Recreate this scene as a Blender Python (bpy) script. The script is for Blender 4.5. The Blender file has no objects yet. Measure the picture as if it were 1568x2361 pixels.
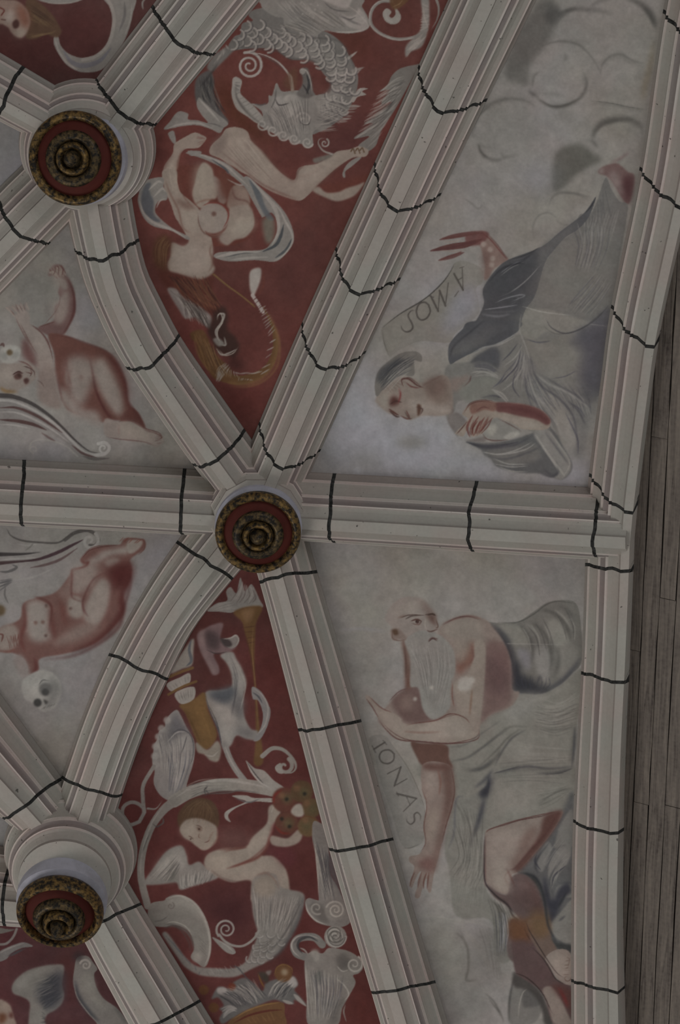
import bpy, math, random
import numpy as np
from mathutils import Matrix, Vector

random.seed(7)
RNG = np.random.RandomState(11)
D = bpy.data
SC = bpy.context.scene
COL = SC.collection

# ------------------------------------------------------------------ camera
W, H = 1568.0, 2361.0
FOC = 6000.0                      # focal length in pixels of the 1568x2361 frame
ZEN = (760.0, -1300.0)            # where the plumb direction meets the picture
EYE = np.array([0.0, 0.0, 1.6])
zc = np.array([(ZEN[0] - W / 2) / FOC, -(ZEN[1] - H / 2) / FOC, -1.0])
zc /= np.linalg.norm(zc)
xc = np.array([1.0, 0, 0]) - zc * zc[0]
xc /= np.linalg.norm(xc)
yc = np.cross(zc, xc)
C2W = np.stack([xc, yc, zc])      # camera vector -> world vector
cam = D.cameras.new('camera')
cam.sensor_fit = 'HORIZONTAL'
cam.sensor_width = 36.0
cam.lens = FOC / W * 36.0
cam.clip_end = 200
camo = D.objects.new('camera', cam)
COL.objects.link(camo)
M4 = Matrix.Identity(4)
for i in range(3):
    for j in range(3):
        M4[i][j] = C2W[i][j]
    M4[i][3] = EYE[i]
camo.matrix_world = M4
SC.camera = camo

# ------------------------------------------------------------------ light
wd = D.worlds.new('room_light')
SC.world = wd
wd.use_nodes = True
wd.node_tree.nodes['Background'].inputs[0].default_value = (1.0, 0.985, 0.97, 1)
wd.node_tree.nodes['Background'].inputs[1].default_value = 0.20


def area_light(name, loc, aim, size, power, colr):
    l = D.lights.new(name, 'AREA')
    l.shape = 'RECTANGLE'
    l.size, l.size_y = size
    l.energy = power
    l.color = colr
    o = D.objects.new(name, l)
    COL.objects.link(o)
    o.location = loc
    o.rotation_euler = (Vector(aim) - Vector(loc)).to_track_quat('-Z', 'Y').to_euler()
    return o


# daylight from the nave windows, low on the side of the foot of the picture
area_light('nave_window_light', (-9.0, 14.0, 6.0), (0, 5.5, 16.0), (4.0, 7.0), 470, (1.0, 0.98, 0.95))
area_light('flank_fill_light', (8.0, -8.0, 5.0), (0, 5.5, 16.0), (4.0, 7.0), 460, (0.95, 0.97, 1.0))  # added unseen fill that lightens the upper flanks of the ribs
SC.view_settings.view_transform = 'Standard'
SC.view_settings.look = 'None'
SC.view_settings.gamma = 1.0
SC.view_settings.use_curve_mapping = False
SC.view_settings.exposure = 0.0
ELIGHT = 0.335                    # how bright a white wall comes out in this light

# ------------------------------------------------------------------ vault surface
ZR = 15.0                         # crown of the vault above the eye
XA, XW, DROP = -1.2, 1.95, 0.55   # it falls towards the wall on the right


def zsurf(X, Y):
    s = np.clip((X - XA) / (XW - XA), 0, 1.6)
    return EYE[2] + ZR - DROP * s * s - 0.012 * (Y - 6.0) ** 2 * 0.6


def rays(P):
    P = np.asarray(P, float).reshape(-1, 2)
    d = np.stack([(P[:, 0] - W / 2) / FOC, -(P[:, 1] - H / 2) / FOC, -np.ones(len(P))], 1)
    return d @ C2W.T


def hit(P, off=0.0):
    """points of the vault surface (lowered by off) on the sight lines of the cartoon"""
    d = rays(P)
    t = (ZR) / d[:, 2]
    for _ in range(25):
        Q = EYE + d * t[:, None]
        t = (zsurf(Q[:, 0], Q[:, 1]) - off - EYE[2]) / d[:, 2]
    return EYE + d * t[:, None]


def hit_z(p, z):
    d = rays([p])[0]
    return EYE + d * ((z - EYE[2]) / d[2])


def to_px(P):
    c = (np.asarray(P) - EYE) @ C2W
    return np.stack([W / 2 + FOC * c[:, 0] / -c[:, 2], H / 2 - FOC * c[:, 1] / -c[:, 2]], 1)


def catmull(P, n=8, closed=False):
    P = np.asarray(P, float)
    if len(P) < 3:
        if len(P) == 2 and not closed:
            return P[0] + (P[1] - P[0]) * np.linspace(0, 1, n + 1)[:, None]
        return P
    if closed:
        Q = np.concatenate([P[-1:], P, P[:2]])
    else:
        Q = np.concatenate([2 * P[:1] - P[1:2], P, 2 * P[-1:] - P[-2:-1]])
    t = np.linspace(0, 1, n, endpoint=False)[:, None]
    out = []
    for i in range(len(Q) - 3):
        a, b, c, d = Q[i:i + 4]
        out.append(0.5 * (2 * b + (c - a) * t + (2 * a - 5 * b + 4 * c - d) * t * t + (3 * b - a - 3 * c + d) * t ** 3))
    out = np.concatenate(out)
    if not closed:
        out = np.concatenate([out, P[-1:]])
    return out


def lin(c):
    c = np.asarray(c, float)
    return np.where(c <= 0.04045, c / 12.92, ((c + 0.055) / 1.055) ** 2.4)


def hexc(h):
    return np.array([int(h[i:i + 2], 16) / 255.0 for i in (0, 2, 4)])


def albedo(c):
    """paint colour: what the picture shows, freed of the even light of the room"""
    return np.clip(lin(c) / ELIGHT, 0.004, 0.92)


# ------------------------------------------------------------------ materials
def new_mat(name):
    m = D.materials.new(name)
    m.use_nodes = True
    nt = m.node_tree
    return m, nt, nt.nodes['Principled BSDF']


def N(nt, t, **kw):
    n = nt.nodes.new(t)
    for k, v in kw.items():
        setattr(n, k, v)
    return n


def paint_material(name, rough=0.9, mott=0.10, scale=9.0, grain=70.0, bump=0.12, streak=(1, 1, 1), tint=0.8, pits=False):
    m, nt, b = new_mat(name)
    L = nt.links
    at = N(nt, 'ShaderNodeVertexColor', layer_name='paint')
    tc = N(nt, 'ShaderNodeTexCoord')
    mp = N(nt, 'ShaderNodeMapping')
    mp.inputs['Scale'].default_value = streak
    n1 = N(nt, 'ShaderNodeTexNoise')
    n1.inputs['Scale'].default_value = scale
    n1.inputs['Detail'].default_value = 5
    n2 = N(nt, 'ShaderNodeTexNoise')
    n2.inputs['Scale'].default_value = grain
    n2.inputs['Detail'].default_value = 3
    L.new(tc.outputs['Object'], mp.inputs[0])
    L.new(mp.outputs[0], n1.inputs['Vector'])
    L.new(mp.outputs[0], n2.inputs['Vector'])
    ad = N(nt, 'ShaderNodeMath', operation='ADD')
    L.new(n1.outputs['Fac'], ad.inputs[0])
    L.new(n2.outputs['Fac'], ad.inputs[1])
    mr = N(nt, 'ShaderNodeMapRange')
    mr.inputs['From Min'].default_value = 0.6
    mr.inputs['From Max'].default_value = 1.4
    mr.inputs['To Min'].default_value = 1 - mott
    mr.inputs['To Max'].default_value = 1 + mott
    L.new(ad.outputs[0], mr.inputs['Value'])
    mx = N(nt, 'ShaderNodeMix', data_type='RGBA', blend_type='MULTIPLY')
    mx.inputs['Factor'].default_value = 1.0
    L.new(at.outputs['Color'], mx.inputs['A'])
    L.new(mr.outputs[0], mx.inputs['B'])
    tr = N(nt, 'ShaderNodeValToRGB')                  # faint warm and cool drifts of the limewash
    tr.color_ramp.elements[0].position, tr.color_ramp.elements[1].position = 0.38, 0.62
    tr.color_ramp.elements[0].color = (1.0, 0.955, 0.945, 1)
    tr.color_ramp.elements[1].color = (0.965, 1.0, 0.985, 1)
    n4 = N(nt, 'ShaderNodeTexNoise')
    n4.inputs['Scale'].default_value = scale * 0.6
    L.new(tc.outputs['Object'], n4.inputs['Vector'])
    L.new(n4.outputs['Fac'], tr.inputs[0])
    m2 = N(nt, 'ShaderNodeMix', data_type='RGBA', blend_type='MULTIPLY')
    m2.inputs['Factor'].default_value = tint
    L.new(mx.outputs['Result'], m2.inputs['A'])
    L.new(tr.outputs[0], m2.inputs['B'])
    out = m2.outputs['Result']
    if pits:                                          # small dark pits in the stone
        n5 = N(nt, 'ShaderNodeTexNoise')
        n5.inputs['Scale'].default_value = 34.0
        n5.inputs['Detail'].default_value = 1.0
        L.new(tc.outputs['Object'], n5.inputs['Vector'])
        pr = N(nt, 'ShaderNodeMapRange')
        pr.inputs['From Min'].default_value, pr.inputs['From Max'].default_value = 0.755, 0.79
        pr.inputs['To Min'].default_value, pr.inputs['To Max'].default_value = 1.0, 0.35
        L.new(n5.outputs['Fac'], pr.inputs['Value'])
        m3 = N(nt, 'ShaderNodeMix', data_type='RGBA', blend_type='MULTIPLY')
        m3.inputs['Factor'].default_value = 1.0
        L.new(out, m3.inputs['A'])
        L.new(pr.outputs[0], m3.inputs['B'])
        out = m3.outputs['Result']
    L.new(out, b.inputs['Base Color'])
    b.inputs['Roughness'].default_value = rough
    b.inputs['Specular IOR Level'].default_value = 0.15
    bp = N(nt, 'ShaderNodeBump')
    bp.inputs['Strength'].default_value = bump
    bp.inputs['Distance'].default_value = 0.01
    L.new(n2.outputs['Fac'], bp.inputs['Height'])
    L.new(bp.outputs[0], b.inputs['Normal'])
    return m


MAT = {}
MAT['fresco'] = paint_material('fresco_paint', 0.92, 0.10, 7.0, 60.0, 0.10, tint=0.5)
MAT['stone'] = paint_material('painted_rib_stone', 0.85, 0.07, 5.0, 45.0, 0.18, tint=1.0, pits=True)


def simple_noise(name, c1, c2, scale, rough, metal=0.0, bump=0.2, lo=0.4, hi=0.6, detail=6, spec=0.3):
    m, nt, b = new_mat(name)
    L = nt.links
    tc = N(nt, 'ShaderNodeTexCoord')
    n1 = N(nt, 'ShaderNodeTexNoise')
    n1.inputs['Scale'].default_value = scale
    n1.inputs['Detail'].default_value = detail
    n1.inputs['Roughness'].default_value = 0.65
    L.new(tc.outputs['Object'], n1.inputs['Vector'])
    cr = N(nt, 'ShaderNodeValToRGB')
    cr.color_ramp.elements[0].position = lo
    cr.color_ramp.elements[1].position = hi
    cr.color_ramp.elements[0].color = (*c1, 1)
    cr.color_ramp.elements[1].color = (*c2, 1)
    L.new(n1.outputs['Fac'], cr.inputs[0])
    L.new(cr.outputs[0], b.inputs['Base Color'])
    b.inputs['Roughness'].default_value = rough
    b.inputs['Metallic'].default_value = metal
    b.inputs['Specular IOR Level'].default_value = spec
    bp = N(nt, 'ShaderNodeBump')
    bp.inputs['Strength'].default_value = bump
    bp.inputs['Distance'].default_value = 0.01
    L.new(n1.outputs['Fac'], bp.inputs['Height'])
    L.new(bp.outputs[0], b.inputs['Normal'])
    return m


MAT['gold'] = simple_noise('worn_gilding', (0.022, 0.018, 0.014), (0.36, 0.22, 0.07), 34.0, 0.42, 0.35, 0.3, 0.42, 0.72)
MAT['gold_dark'] = simple_noise('tarnished_gilding', (0.020, 0.017, 0.014), (0.21, 0.14, 0.06), 38.0, 0.45, 0.35, 0.3, 0.42, 0.72)
MAT['boss_red'] = simple_noise('boss_red_paint', (0.085, 0.020, 0.016), (0.115, 0.027, 0.020), 7.0, 0.65, 0, 0.1, 0.35, 0.7, spec=0.12)
MAT['mortar'] = simple_noise('black_mortar', (0.018, 0.018, 0.017), (0.085, 0.085, 0.080), 28.0, 0.95, 0, 0.4, 0.38, 0.75)
MAT['drum'] = simple_noise('bluish_limewash', tuple(albedo(hexc('66656a'))), tuple(albedo(hexc('727178'))), 6.0, 0.9, 0, 0.1)


def wood_material():
    m, nt, b = new_mat('weathered_grey_wood')
    L = nt.links
    tc = N(nt, 'ShaderNodeTexCoord')
    mp = N(nt, 'ShaderNodeMapping')
    mp.inputs['Scale'].default_value = (14, 0.8, 14)
    n1 = N(nt, 'ShaderNodeTexNoise')
    n1.inputs['Scale'].default_value = 2.2
    n1.inputs['Detail'].default_value = 8
    n1.inputs['Distortion'].default_value = 1.4
    n2 = N(nt, 'ShaderNodeTexNoise')
    n2.inputs['Scale'].default_value = 40
    n2.inputs['Detail'].default_value = 4
    oi = N(nt, 'ShaderNodeObjectInfo')
    L.new(tc.outputs['Object'], mp.inputs[0])
    L.new(mp.outputs[0], n1.inputs['Vector'])
    L.new(tc.outputs['Object'], n2.inputs['Vector'])
    ad = N(nt, 'ShaderNodeMath', operation='MULTIPLY_ADD')
    ad.inputs[1].default_value = 0.35
    L.new(n2.outputs['Fac'], ad.inputs[0])
    L.new(n1.outputs['Fac'], ad.inputs[2])
    ad2 = N(nt, 'ShaderNodeMath', operation='MULTIPLY_ADD')
    ad2.inputs[1].default_value = 0.06
    L.new(oi.outputs['Random'], ad2.inputs[0])
    L.new(ad.outputs[0], ad2.inputs[2])
    cr = N(nt, 'ShaderNodeValToRGB')
    e = cr.color_ramp.elements
    e[0].position, e[1].position = 0.42, 0.95
    e[0].color = (*albedo(hexc('2e2825')), 1)
    e[1].color = (*albedo(hexc('575049')), 1)
    k = e.new(0.62)
    k.color = (*albedo(hexc('453f3a')), 1)
    L.new(ad2.outputs[0], cr.inputs[0])
    L.new(cr.outputs[0], b.inputs['Base Color'])
    b.inputs['Roughness'].default_value = 0.9
    bp = N(nt, 'ShaderNodeBump')
    bp.inputs['Strength'].default_value = 0.5
    bp.inputs['Distance'].default_value = 0.02
    L.new(n1.outputs['Fac'], bp.inputs['Height'])
    L.new(bp.outputs[0], b.inputs['Normal'])
    return m


MAT['wood'] = wood_material()


# ------------------------------------------------------------------ mesh helpers
def mesh_obj(name, V, F, mat, parent=None, colors=None, smooth=False, label=None, cat=None, kind=None, group=None):
    me = D.meshes.new(name)
    V = np.asarray(V, np.float32)
    if isinstance(F, np.ndarray):
        nf, k = F.shape
        me.vertices.add(len(V))
        me.vertices.foreach_set('co', V.ravel())
        me.loops.add(nf * k)
        me.loops.foreach_set('vertex_index', F.astype(np.int32).ravel())
        me.polygons.add(nf)
        me.polygons.foreach_set('loop_start', np.arange(0, nf * k, k, dtype=np.int32))
        me.update(calc_edges=True)
    else:
        me.from_pydata(V.tolist(), [], F)
        me.update()
    if smooth:
        me.polygons.foreach_set('use_smooth', np.ones(len(me.polygons), bool))
    if colors is not None:
        ca = me.color_attributes.new('paint', 'FLOAT_COLOR', 'POINT')
        cc = np.ones((len(V), 4), np.float32)
        cc[:, :3] = colors
        ca.data.foreach_set('color', cc.ravel())
    me.materials.append(mat)
    o = D.objects.new(name, me)
    COL.objects.link(o)
    if parent is not None:
        o.parent = parent
        o.matrix_parent_inverse = Matrix.Translation(parent.location).inverted()
    tag(o, label, cat, kind, group)
    return o


def tag(o, label=None, cat=None, kind=None, group=None):
    for k, v in (('label', label), ('category', cat), ('kind', kind), ('group', group)):
        if v:
            o[k] = v
    return o


def empty(name, loc, label=None, cat=None, kind=None, group=None):
    o = D.objects.new(name, None)
    o.empty_display_size = 0.1
    COL.objects.link(o)
    o.location = [float(v) for v in loc]
    return tag(o, label, cat, kind, group)
# ------------------------------------------------------------------ ribs of the vault
RIB_D = 0.29
# half profile of a rib, from the flat soffit outwards: (share of half width, share of depth, colour)
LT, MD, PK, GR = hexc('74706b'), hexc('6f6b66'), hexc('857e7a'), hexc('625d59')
MV = hexc('5d5654')  # mauve groove paint, with the shade of the groove put into its colour
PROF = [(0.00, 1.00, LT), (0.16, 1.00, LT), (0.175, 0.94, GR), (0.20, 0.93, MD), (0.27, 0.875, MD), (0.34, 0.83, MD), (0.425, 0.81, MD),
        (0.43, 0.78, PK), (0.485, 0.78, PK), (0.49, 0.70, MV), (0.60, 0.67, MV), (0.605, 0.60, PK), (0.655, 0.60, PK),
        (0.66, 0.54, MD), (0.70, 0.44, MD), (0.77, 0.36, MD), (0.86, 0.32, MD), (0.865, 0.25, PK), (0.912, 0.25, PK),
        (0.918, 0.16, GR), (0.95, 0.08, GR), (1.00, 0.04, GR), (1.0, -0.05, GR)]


def full_profile(half=False):
    r = [(u, d, c) for u, d, c in PROF]
    if half:                       # wall rib: base on the left, soffit against the wall
        k = [(1 - 2 * (u), d, c) for u, d, c in r]
        k = [(-u * 2 + 1, d, c) for u, d, c in r]
        return [(-(2 * u - 1), d, c) for u, d, c in r][::-1] + [(1.0, 0.0, LT)]
    return [(-u, d, c) for u, d, c in r[:0:-1]] + r


def resample(P, n):
    P = catmull(P, 12)
    s = np.concatenate([[0], np.cumsum(np.linalg.norm(np.diff(P, axis=0), axis=1))])
    t = np.linspace(0, s[-1], n)
    return np.stack([np.interp(t, s, P[:, i]) for i in range(P.shape[1])], 1)


UNDER = []                         # rib footprints, for leaving out the vault hidden above the stone
rib_count = [0]


def make_rib(label, Lp, Rp, joints, half=False, depth=RIB_D, jl=8.5, tilt=0.0):
    """Lp/Rp: the two base edges of the rib on the vault; joints: points near the centre line"""
    rib_count[0] += 1
    n = 81
    A, B = resample(Lp, n), resample(Rp, n)
    UNDER.append(np.concatenate([A * 0.9 + B * 0.1, (A * 0.1 + B * 0.9)[::-1]]))
    PA, PB = hit(A), hit(B)
    Cn, Hv = (PA + PB) / 2, (PB - PA) / 2
    T = np.gradient(Cn, axis=0)
    T /= np.linalg.norm(T, axis=1)[:, None]
    Hv -= T * (Hv * T).sum(1)[:, None]
    s = np.concatenate([[0], np.cumsum(np.linalg.norm(np.diff(Cn, axis=0), axis=1))])
    Dn = np.cross(Hv, T)
    Dn /= np.linalg.norm(Dn, axis=1)[:, None]
    Dn *= -np.sign(Dn[:, 2:3])
    prof = full_profile(half)
    U = np.array([p[0] for p in prof])
    DD = np.array([p[1] for p in prof]) * depth
    CC = np.array([p[2] for p in prof])
    # a joint is a cut across the rib: find its place along the centre line at soffit depth
    cpx = to_px(Cn + Dn * depth * (0.9 if not half else 0.5))
    cuts = []
    for j in joints:
        i = np.argmin(((cpx - np.array(j)) ** 2).sum(1))
        cuts.append(s[i])
    cuts = sorted(cuts)
    g = 0.5 * jl * 0.0027
    loc = Cn[n // 2] + Dn[n // 2] * 0.0
    root = empty('trim_%d' % rib_count[0], loc, label, 'vault rib', 'structure')

    def pos(sv, uv, dv):
        q = np.stack([np.interp(sv, s, Cn[:, k]) for k in range(3)], -1)
        h = np.stack([np.interp(sv, s, Hv[:, k]) for k in range(3)], -1)
        d = np.stack([np.interp(sv, s, Dn[:, k]) for k in range(3)], -1)
        return q + h * uv[..., None] + d * dv[..., None]

    # edges duplicated so the fillets stay crisp: one strip of quads per profile step
    def strip(s0, s1, name, mat, dep, colors=True, tint=None):
        ns = max(2, int(np.max(s1 - s0) / 0.10) + 2)
        t = np.linspace(0, 1, ns)[:, None]
        V, F, K = [], [], []
        k = len(U)
        for q in range(k - 1):
            for w in (q, q + 1):
                sv = s0[w] + (s1[w] - s0[w]) * t[:, 0]
                V.append(pos(sv, np.full(ns, U[w]), np.full(ns, dep[w])))
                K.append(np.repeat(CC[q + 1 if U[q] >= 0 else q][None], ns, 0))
            b0 = 2 * q * ns
            for r in range(ns - 1):
                F.append((b0 + r, b0 + r + 1, b0 + ns + r + 1, b0 + ns + r))
        # end caps
        for e, flip in ((0, False), (1, True)):
            sv = (s0, s1)[e]
            ring = pos(sv, U, dep)
            b0 = sum(len(v) for v in V)
            V.append(ring)
            K.append(np.repeat(MD[None], k, 0))
            m = pos(sv, U, np.full(k, -0.04 * depth))
            V.append(m)
            K.append(np.repeat(MD[None], k, 0))
            for q in range(k - 1):
                f = (b0 + q, b0 + q + 1, b0 + k + q + 1, b0 + k + q)
                F.append(f[::-1] if flip else f)
        V = np.concatenate(V)
        K = np.concatenate(K)
        if tint is not None:
            K = K * tint
        return mesh_obj(name, V, F, mat, root, albedo(K) if colors else None)

    k = len(U)
    wob = []
    for c in cuts:
        w = np.interp(U, np.linspace(-1, 1, 9), RNG.uniform(-0.010, 0.010, 9))
        wob.append(c + w + tilt * (DD - depth * (0.9 if not half else 0.5)))
    bounds = [np.full(k, 0.0)] + wob + [np.full(k, s[-1])]
    for i in range(len(bounds) - 1):
        a = bounds[i] + (g if i else 0)
        b = bounds[i + 1] - (g if i < len(bounds) - 2 else 0)
        if np.min(b - a) > 0.01:
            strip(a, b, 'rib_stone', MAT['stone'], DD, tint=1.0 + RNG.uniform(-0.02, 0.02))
    for w in wob:
        jw = g * (1.15 + np.interp(U, np.linspace(-1, 1, 15), RNG.uniform(-0.25, 0.25, 15)))
        strip(w - jw, w + jw, 'mortar_joint', MAT['mortar'], np.maximum(DD - 0.003, -0.04 * depth), colors=False)
    return root


make_rib('pale moulded rib running level from the middle boss to the wall rib on the right',
         [(600, 1082), (800, 1093), (1080, 1108), (1466, 1129)], [(600, 1238), (800, 1250), (1080, 1268), (1466, 1293)],
         [(765, 1180), (1082, 1200), (1368, 1215)])
make_rib('pale moulded rib running from the middle boss out at the left edge, between the two naked putti',
         [(-800, 1010), (-420, 1032), (0, 1057), (300, 1073), (600, 1090)], [(-800, 1160), (-420, 1182), (0, 1207), (300, 1222), (600, 1240)],
         [(-260, 1130), (45, 1150), (411, 1165)])
make_rib('straight pale rib rising from the middle boss to the top edge, beside the clouds',
         [(1165, -300), (1033, 0), (868, 365), (690, 758), (560, 1062)], [(1385, -300), (1236, 0), (1040, 400), (862, 772), (706, 1110)],
         [(1160, 5), (1040, 250), (920, 478), (838, 672), (750, 845), (660, 1080)], tilt=0.35)
make_rib('straight pale rib going from the middle boss down past the bearded prophet with the scroll',
         [(545, 1180), (600, 1345), (690, 1690), (760, 1960), (858, 2290), (960, 2640)], [(690, 1150), (728, 1305), (832, 1657), (906, 1930), (1000, 2250), (1110, 2600)],
         [(660, 1330), (758, 1682), (830, 1952), (925, 2278)], tilt=-0.42)
make_rib('curved pale rib from the top left boss down to the middle boss',
         [(118, 300), (148, 470), (190, 640), (240, 760), (285, 838), (340, 920), (420, 1035), (500, 1140)],
         [(290, 300), (303, 450), (335, 610), (378, 705), (425, 790), (490, 885), (575, 1005), (660, 1120)],
         [(235, 590), (345, 845), (490, 1060)])
make_rib('curved pale rib from the middle boss down to the bottom left boss',
         [(520, 1105), (410, 1245), (330, 1365), (250, 1510), (195, 1640), (150, 1770), (95, 1930)],
         [(640, 1215), (528, 1345), (446, 1450), (385, 1570), (340, 1670), (296, 1790), (245, 1950)],
         [(470, 1292), (322, 1545), (215, 1825)], tilt=-0.42)
make_rib('pale rib from the top left boss up to the top edge, beside the scaly dragon',
         [(560, -260), (360, 0), (220, 183), (120, 315)], [(815, -260), (599, 0), (363, 284), (255, 420)],
         [(425, 105), (290, 265)])
make_rib('pale rib from the top left boss out at the upper left edge, under the ribbon',
         [(-800, -352), (-360, -92), (0, 121), (118, 191), (230, 258)], [(-880, -190), (-430, 50), (0, 277), (60, 308), (170, 370)],
         [(12, 222)])
make_rib('pale rib from the top left boss out at the left edge, above the putto with raised hands',
         [(-700, 1150), (-350, 790), (0, 430), (51, 380), (150, 280)], [(-570, 1250), (-220, 900), (0, 680), (150, 524), (270, 400)],
         [(60, 555)])
make_rib('pale rib from the bottom left boss up and out at the left edge, below the skull',
         [(-700, 1339), (-250, 1690), (0, 1885), (70, 1945), (170, 2030)], [(-560, 900), (-160, 1400), (0, 1610), (127, 1778), (235, 1915)],
         [(75, 1845)], tilt=-0.3)
make_rib('short pale rib from the bottom left boss out at the left edge',
         [(-800, 1850), (-420, 1900), (0, 1950), (150, 1970)], [(-800, 2070), (-420, 2100), (0, 2130), (150, 2140)],
         [(5, 2090)])
make_rib('straight pale rib from the bottom left boss down to the bottom edge, beside the fruit basket',
         [(120, 2010), (196, 2172), (297, 2361), (460, 2660)], [(250, 1950), (319, 2073), (439, 2270), (650, 2620)],
         [(245, 2115), (400, 2335)], tilt=-0.42)
make_rib('upper pale wall rib along the right edge, beside the prophet in the grey cloak',
         [(1612, -300), (1534, 0), (1476, 383), (1409, 709), (1387, 870), (1357, 1110), (1352, 1215)],
         [(1760, -300), (1677, 0), (1612, 383), (1540, 709), (1514, 870), (1483, 1110), (1472, 1215)],
         [(1560, 68), (1517, 430), (1460, 757), (1410, 1130)], half=True, depth=0.25, tilt=0.4)
make_rib('lower pale wall rib along the right edge, beside the bearded prophet',
         [(1352, 1200), (1350, 1290), (1343, 1500), (1332, 1700), (1322, 1900), (1318, 2100), (1318, 2361), (1320, 2650)],
         [(1472, 1200), (1469, 1290), (1460, 1500), (1450, 1700), (1444, 1900), (1441, 2100), (1445, 2361), (1447, 2650)],
         [(1400, 1312), (1393, 1557), (1382, 1907), (1380, 2270)], half=True, depth=0.25, tilt=-0.35)


# ------------------------------------------------------------------ keystones and gilded bosses
def lathe(axis_o, axis_d, prof, seg=64, rot=0.0, ex=None):
    """prof: (radius, distance along the axis); rings doubled at each step so edges stay crisp"""
    a = axis_d / np.linalg.norm(axis_d)
    x = np.array([1.0, 0, 0]) - a * a[0]
    x /= np.linalg.norm(x)
    y = np.cross(a, x)
    th = np.linspace(0, 2 * np.pi, seg, endpoint=False) + rot
    ring = np.cos(th)[:, None] * x + np.sin(th)[:, None] * y
    V, F = [], []
    for q in range(len(prof) - 1):
        b0 = 2 * q * seg
        for w in (q, q + 1):
            V.append(axis_o + a * prof[w][1] + ring * prof[w][0])
        for i in range(seg):
            j = (i + 1) % seg
            F.append((b0 + i, b0 + j, b0 + seg + j, b0 + seg + i))
    return np.concatenate(V), F


def arc(r0, z0, r1, z1, bulge, n=8):
    t = np.linspace(0, 1, n)
    nr, nz = (z1 - z0), -(r1 - r0)
    return [(r0 + (r1 - r0) * k + nr * bulge * math.sin(math.pi * k), z0 + (z1 - z0) * k + nz * bulge * math.sin(math.pi * k)) for k in t]


def keystone(bc, dc, drop, rout, rdisc, label, blabel, seg=64, rot=0.0, rdrum=1.03, lean=0.3, cd=RIB_D, hz=1.0):
    Pb = hit([bc])[0]
    Pd = hit_z(dc, Pb[2] - drop)
    m = np.linalg.norm(Pb - EYE) / FOC                       # metres per picture unit here
    Ro, Rd = rout * m, rdisc * m
    root = empty('keystone', Pb, label, 'keystone', 'structure')
    ax = np.array([0, 0, -1.0])
    Ri = Rd * 1.06
    pr = [(0.01, cd), (Ri, cd)]
    for u, d, c in PROF[1:]:
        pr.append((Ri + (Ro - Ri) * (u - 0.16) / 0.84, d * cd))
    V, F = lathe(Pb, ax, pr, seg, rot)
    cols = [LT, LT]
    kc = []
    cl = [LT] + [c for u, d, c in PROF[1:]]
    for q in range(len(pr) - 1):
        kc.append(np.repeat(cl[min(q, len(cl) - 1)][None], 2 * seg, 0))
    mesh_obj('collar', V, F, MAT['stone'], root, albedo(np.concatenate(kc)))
    # drum from the soffit of the collar down to the disc
    a0 = Pb + ax * (cd - 0.05)
    axd = Pd - a0
    L = np.linalg.norm(axd)
    an = axd / L
    view = EYE - Pd
    view /= np.linalg.norm(view)
    ad = an * (1 - lean) + view * lean
    ad /= np.linalg.norm(ad)
    R = Rd
    V, F = lathe(Pd - ad * (L + 0.12), ad, [(R * rdrum, 0), (R * rdrum * 0.99, L + 0.025), (R * 0.88, L + 0.045), (R * 0.5, L + 0.05)], 64)
    mesh_obj('drum', V, F, MAT['drum'], root, smooth=False)
    # the turned wooden boss under it
    b = empty('ceiling_boss', Pd, blabel, 'boss', None, 'gilded red bosses of the vault')

    def part(name, prof, mat, sm=True):
        V, F = lathe(Pd, ad, [(r, z * (hz if z > 0.003 else 1)) for r, z in prof], 72)
        mesh_obj(name, V, F, mat, b, smooth=sm)

    def bead(r0, r1, z, h, n=12):                            # raised ring between two radii
        t = np.linspace(0, math.pi, n)
        return [((r0 + r1) / 2 + (r0 - r1) / 2 * math.cos(k), z + h * math.sin(k)) for k in t]
    part('rim', [(R * 0.5, -0.075), (R * 0.93, -0.07), (R * 0.99, -0.04)] + bead(R * 1.0, R * 0.79, -0.01, 0.042), MAT['gold'])
    part('red_band', [(R * 0.81, -0.002), (R * 0.74, 0.010), (R * 0.66, 0.020), (R * 0.56, 0.032)], MAT['boss_red'])
    part('middle_ring', bead(R * 0.60, R * 0.36, 0.028, 0.034), MAT['gold_dark'])
    part('groove', [(R * 0.38, 0.045), (R * 0.35, 0.032), (R * 0.33, 0.032)], MAT['gold_dark'])
    part('inner_ring', bead(R * 0.36, R * 0.20, 0.040, 0.045), MAT['gold'])
    part('inner_groove', [(R * 0.22, 0.060), (R * 0.19, 0.050), (R * 0.15, 0.050)], MAT['gold_dark'])
    t = np.linspace(0, math.pi / 2, 8)
    part('button', [(R * 0.18 * math.cos(k) + 0.0005, 0.046 + 0.085 * math.sin(k)) for k in t], MAT['gold_dark'])
    return root


keystone((202, 335), (172, 365), 0.40, 156, 105, 'round moulded keystone collar carrying the top left boss',
         'gilded red boss at top left, with its rim brightest on the right')
keystone((599, 1160), (595, 1229), 0.42, 128, 97, 'pale keystone in the middle where six ribs meet',
         'gilded red boss at the centre where six ribs meet', seg=12, rot=math.pi / 12)
keystone((163, 1957), (138, 2104), 0.55, 152, 97, 'round moulded keystone collar carrying the bottom left boss',
         'gilded red boss hanging lowest, at bottom left, on a bluish white drum', rdrum=1.05, lean=0.4, cd=0.42, hz=1.7)

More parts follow.
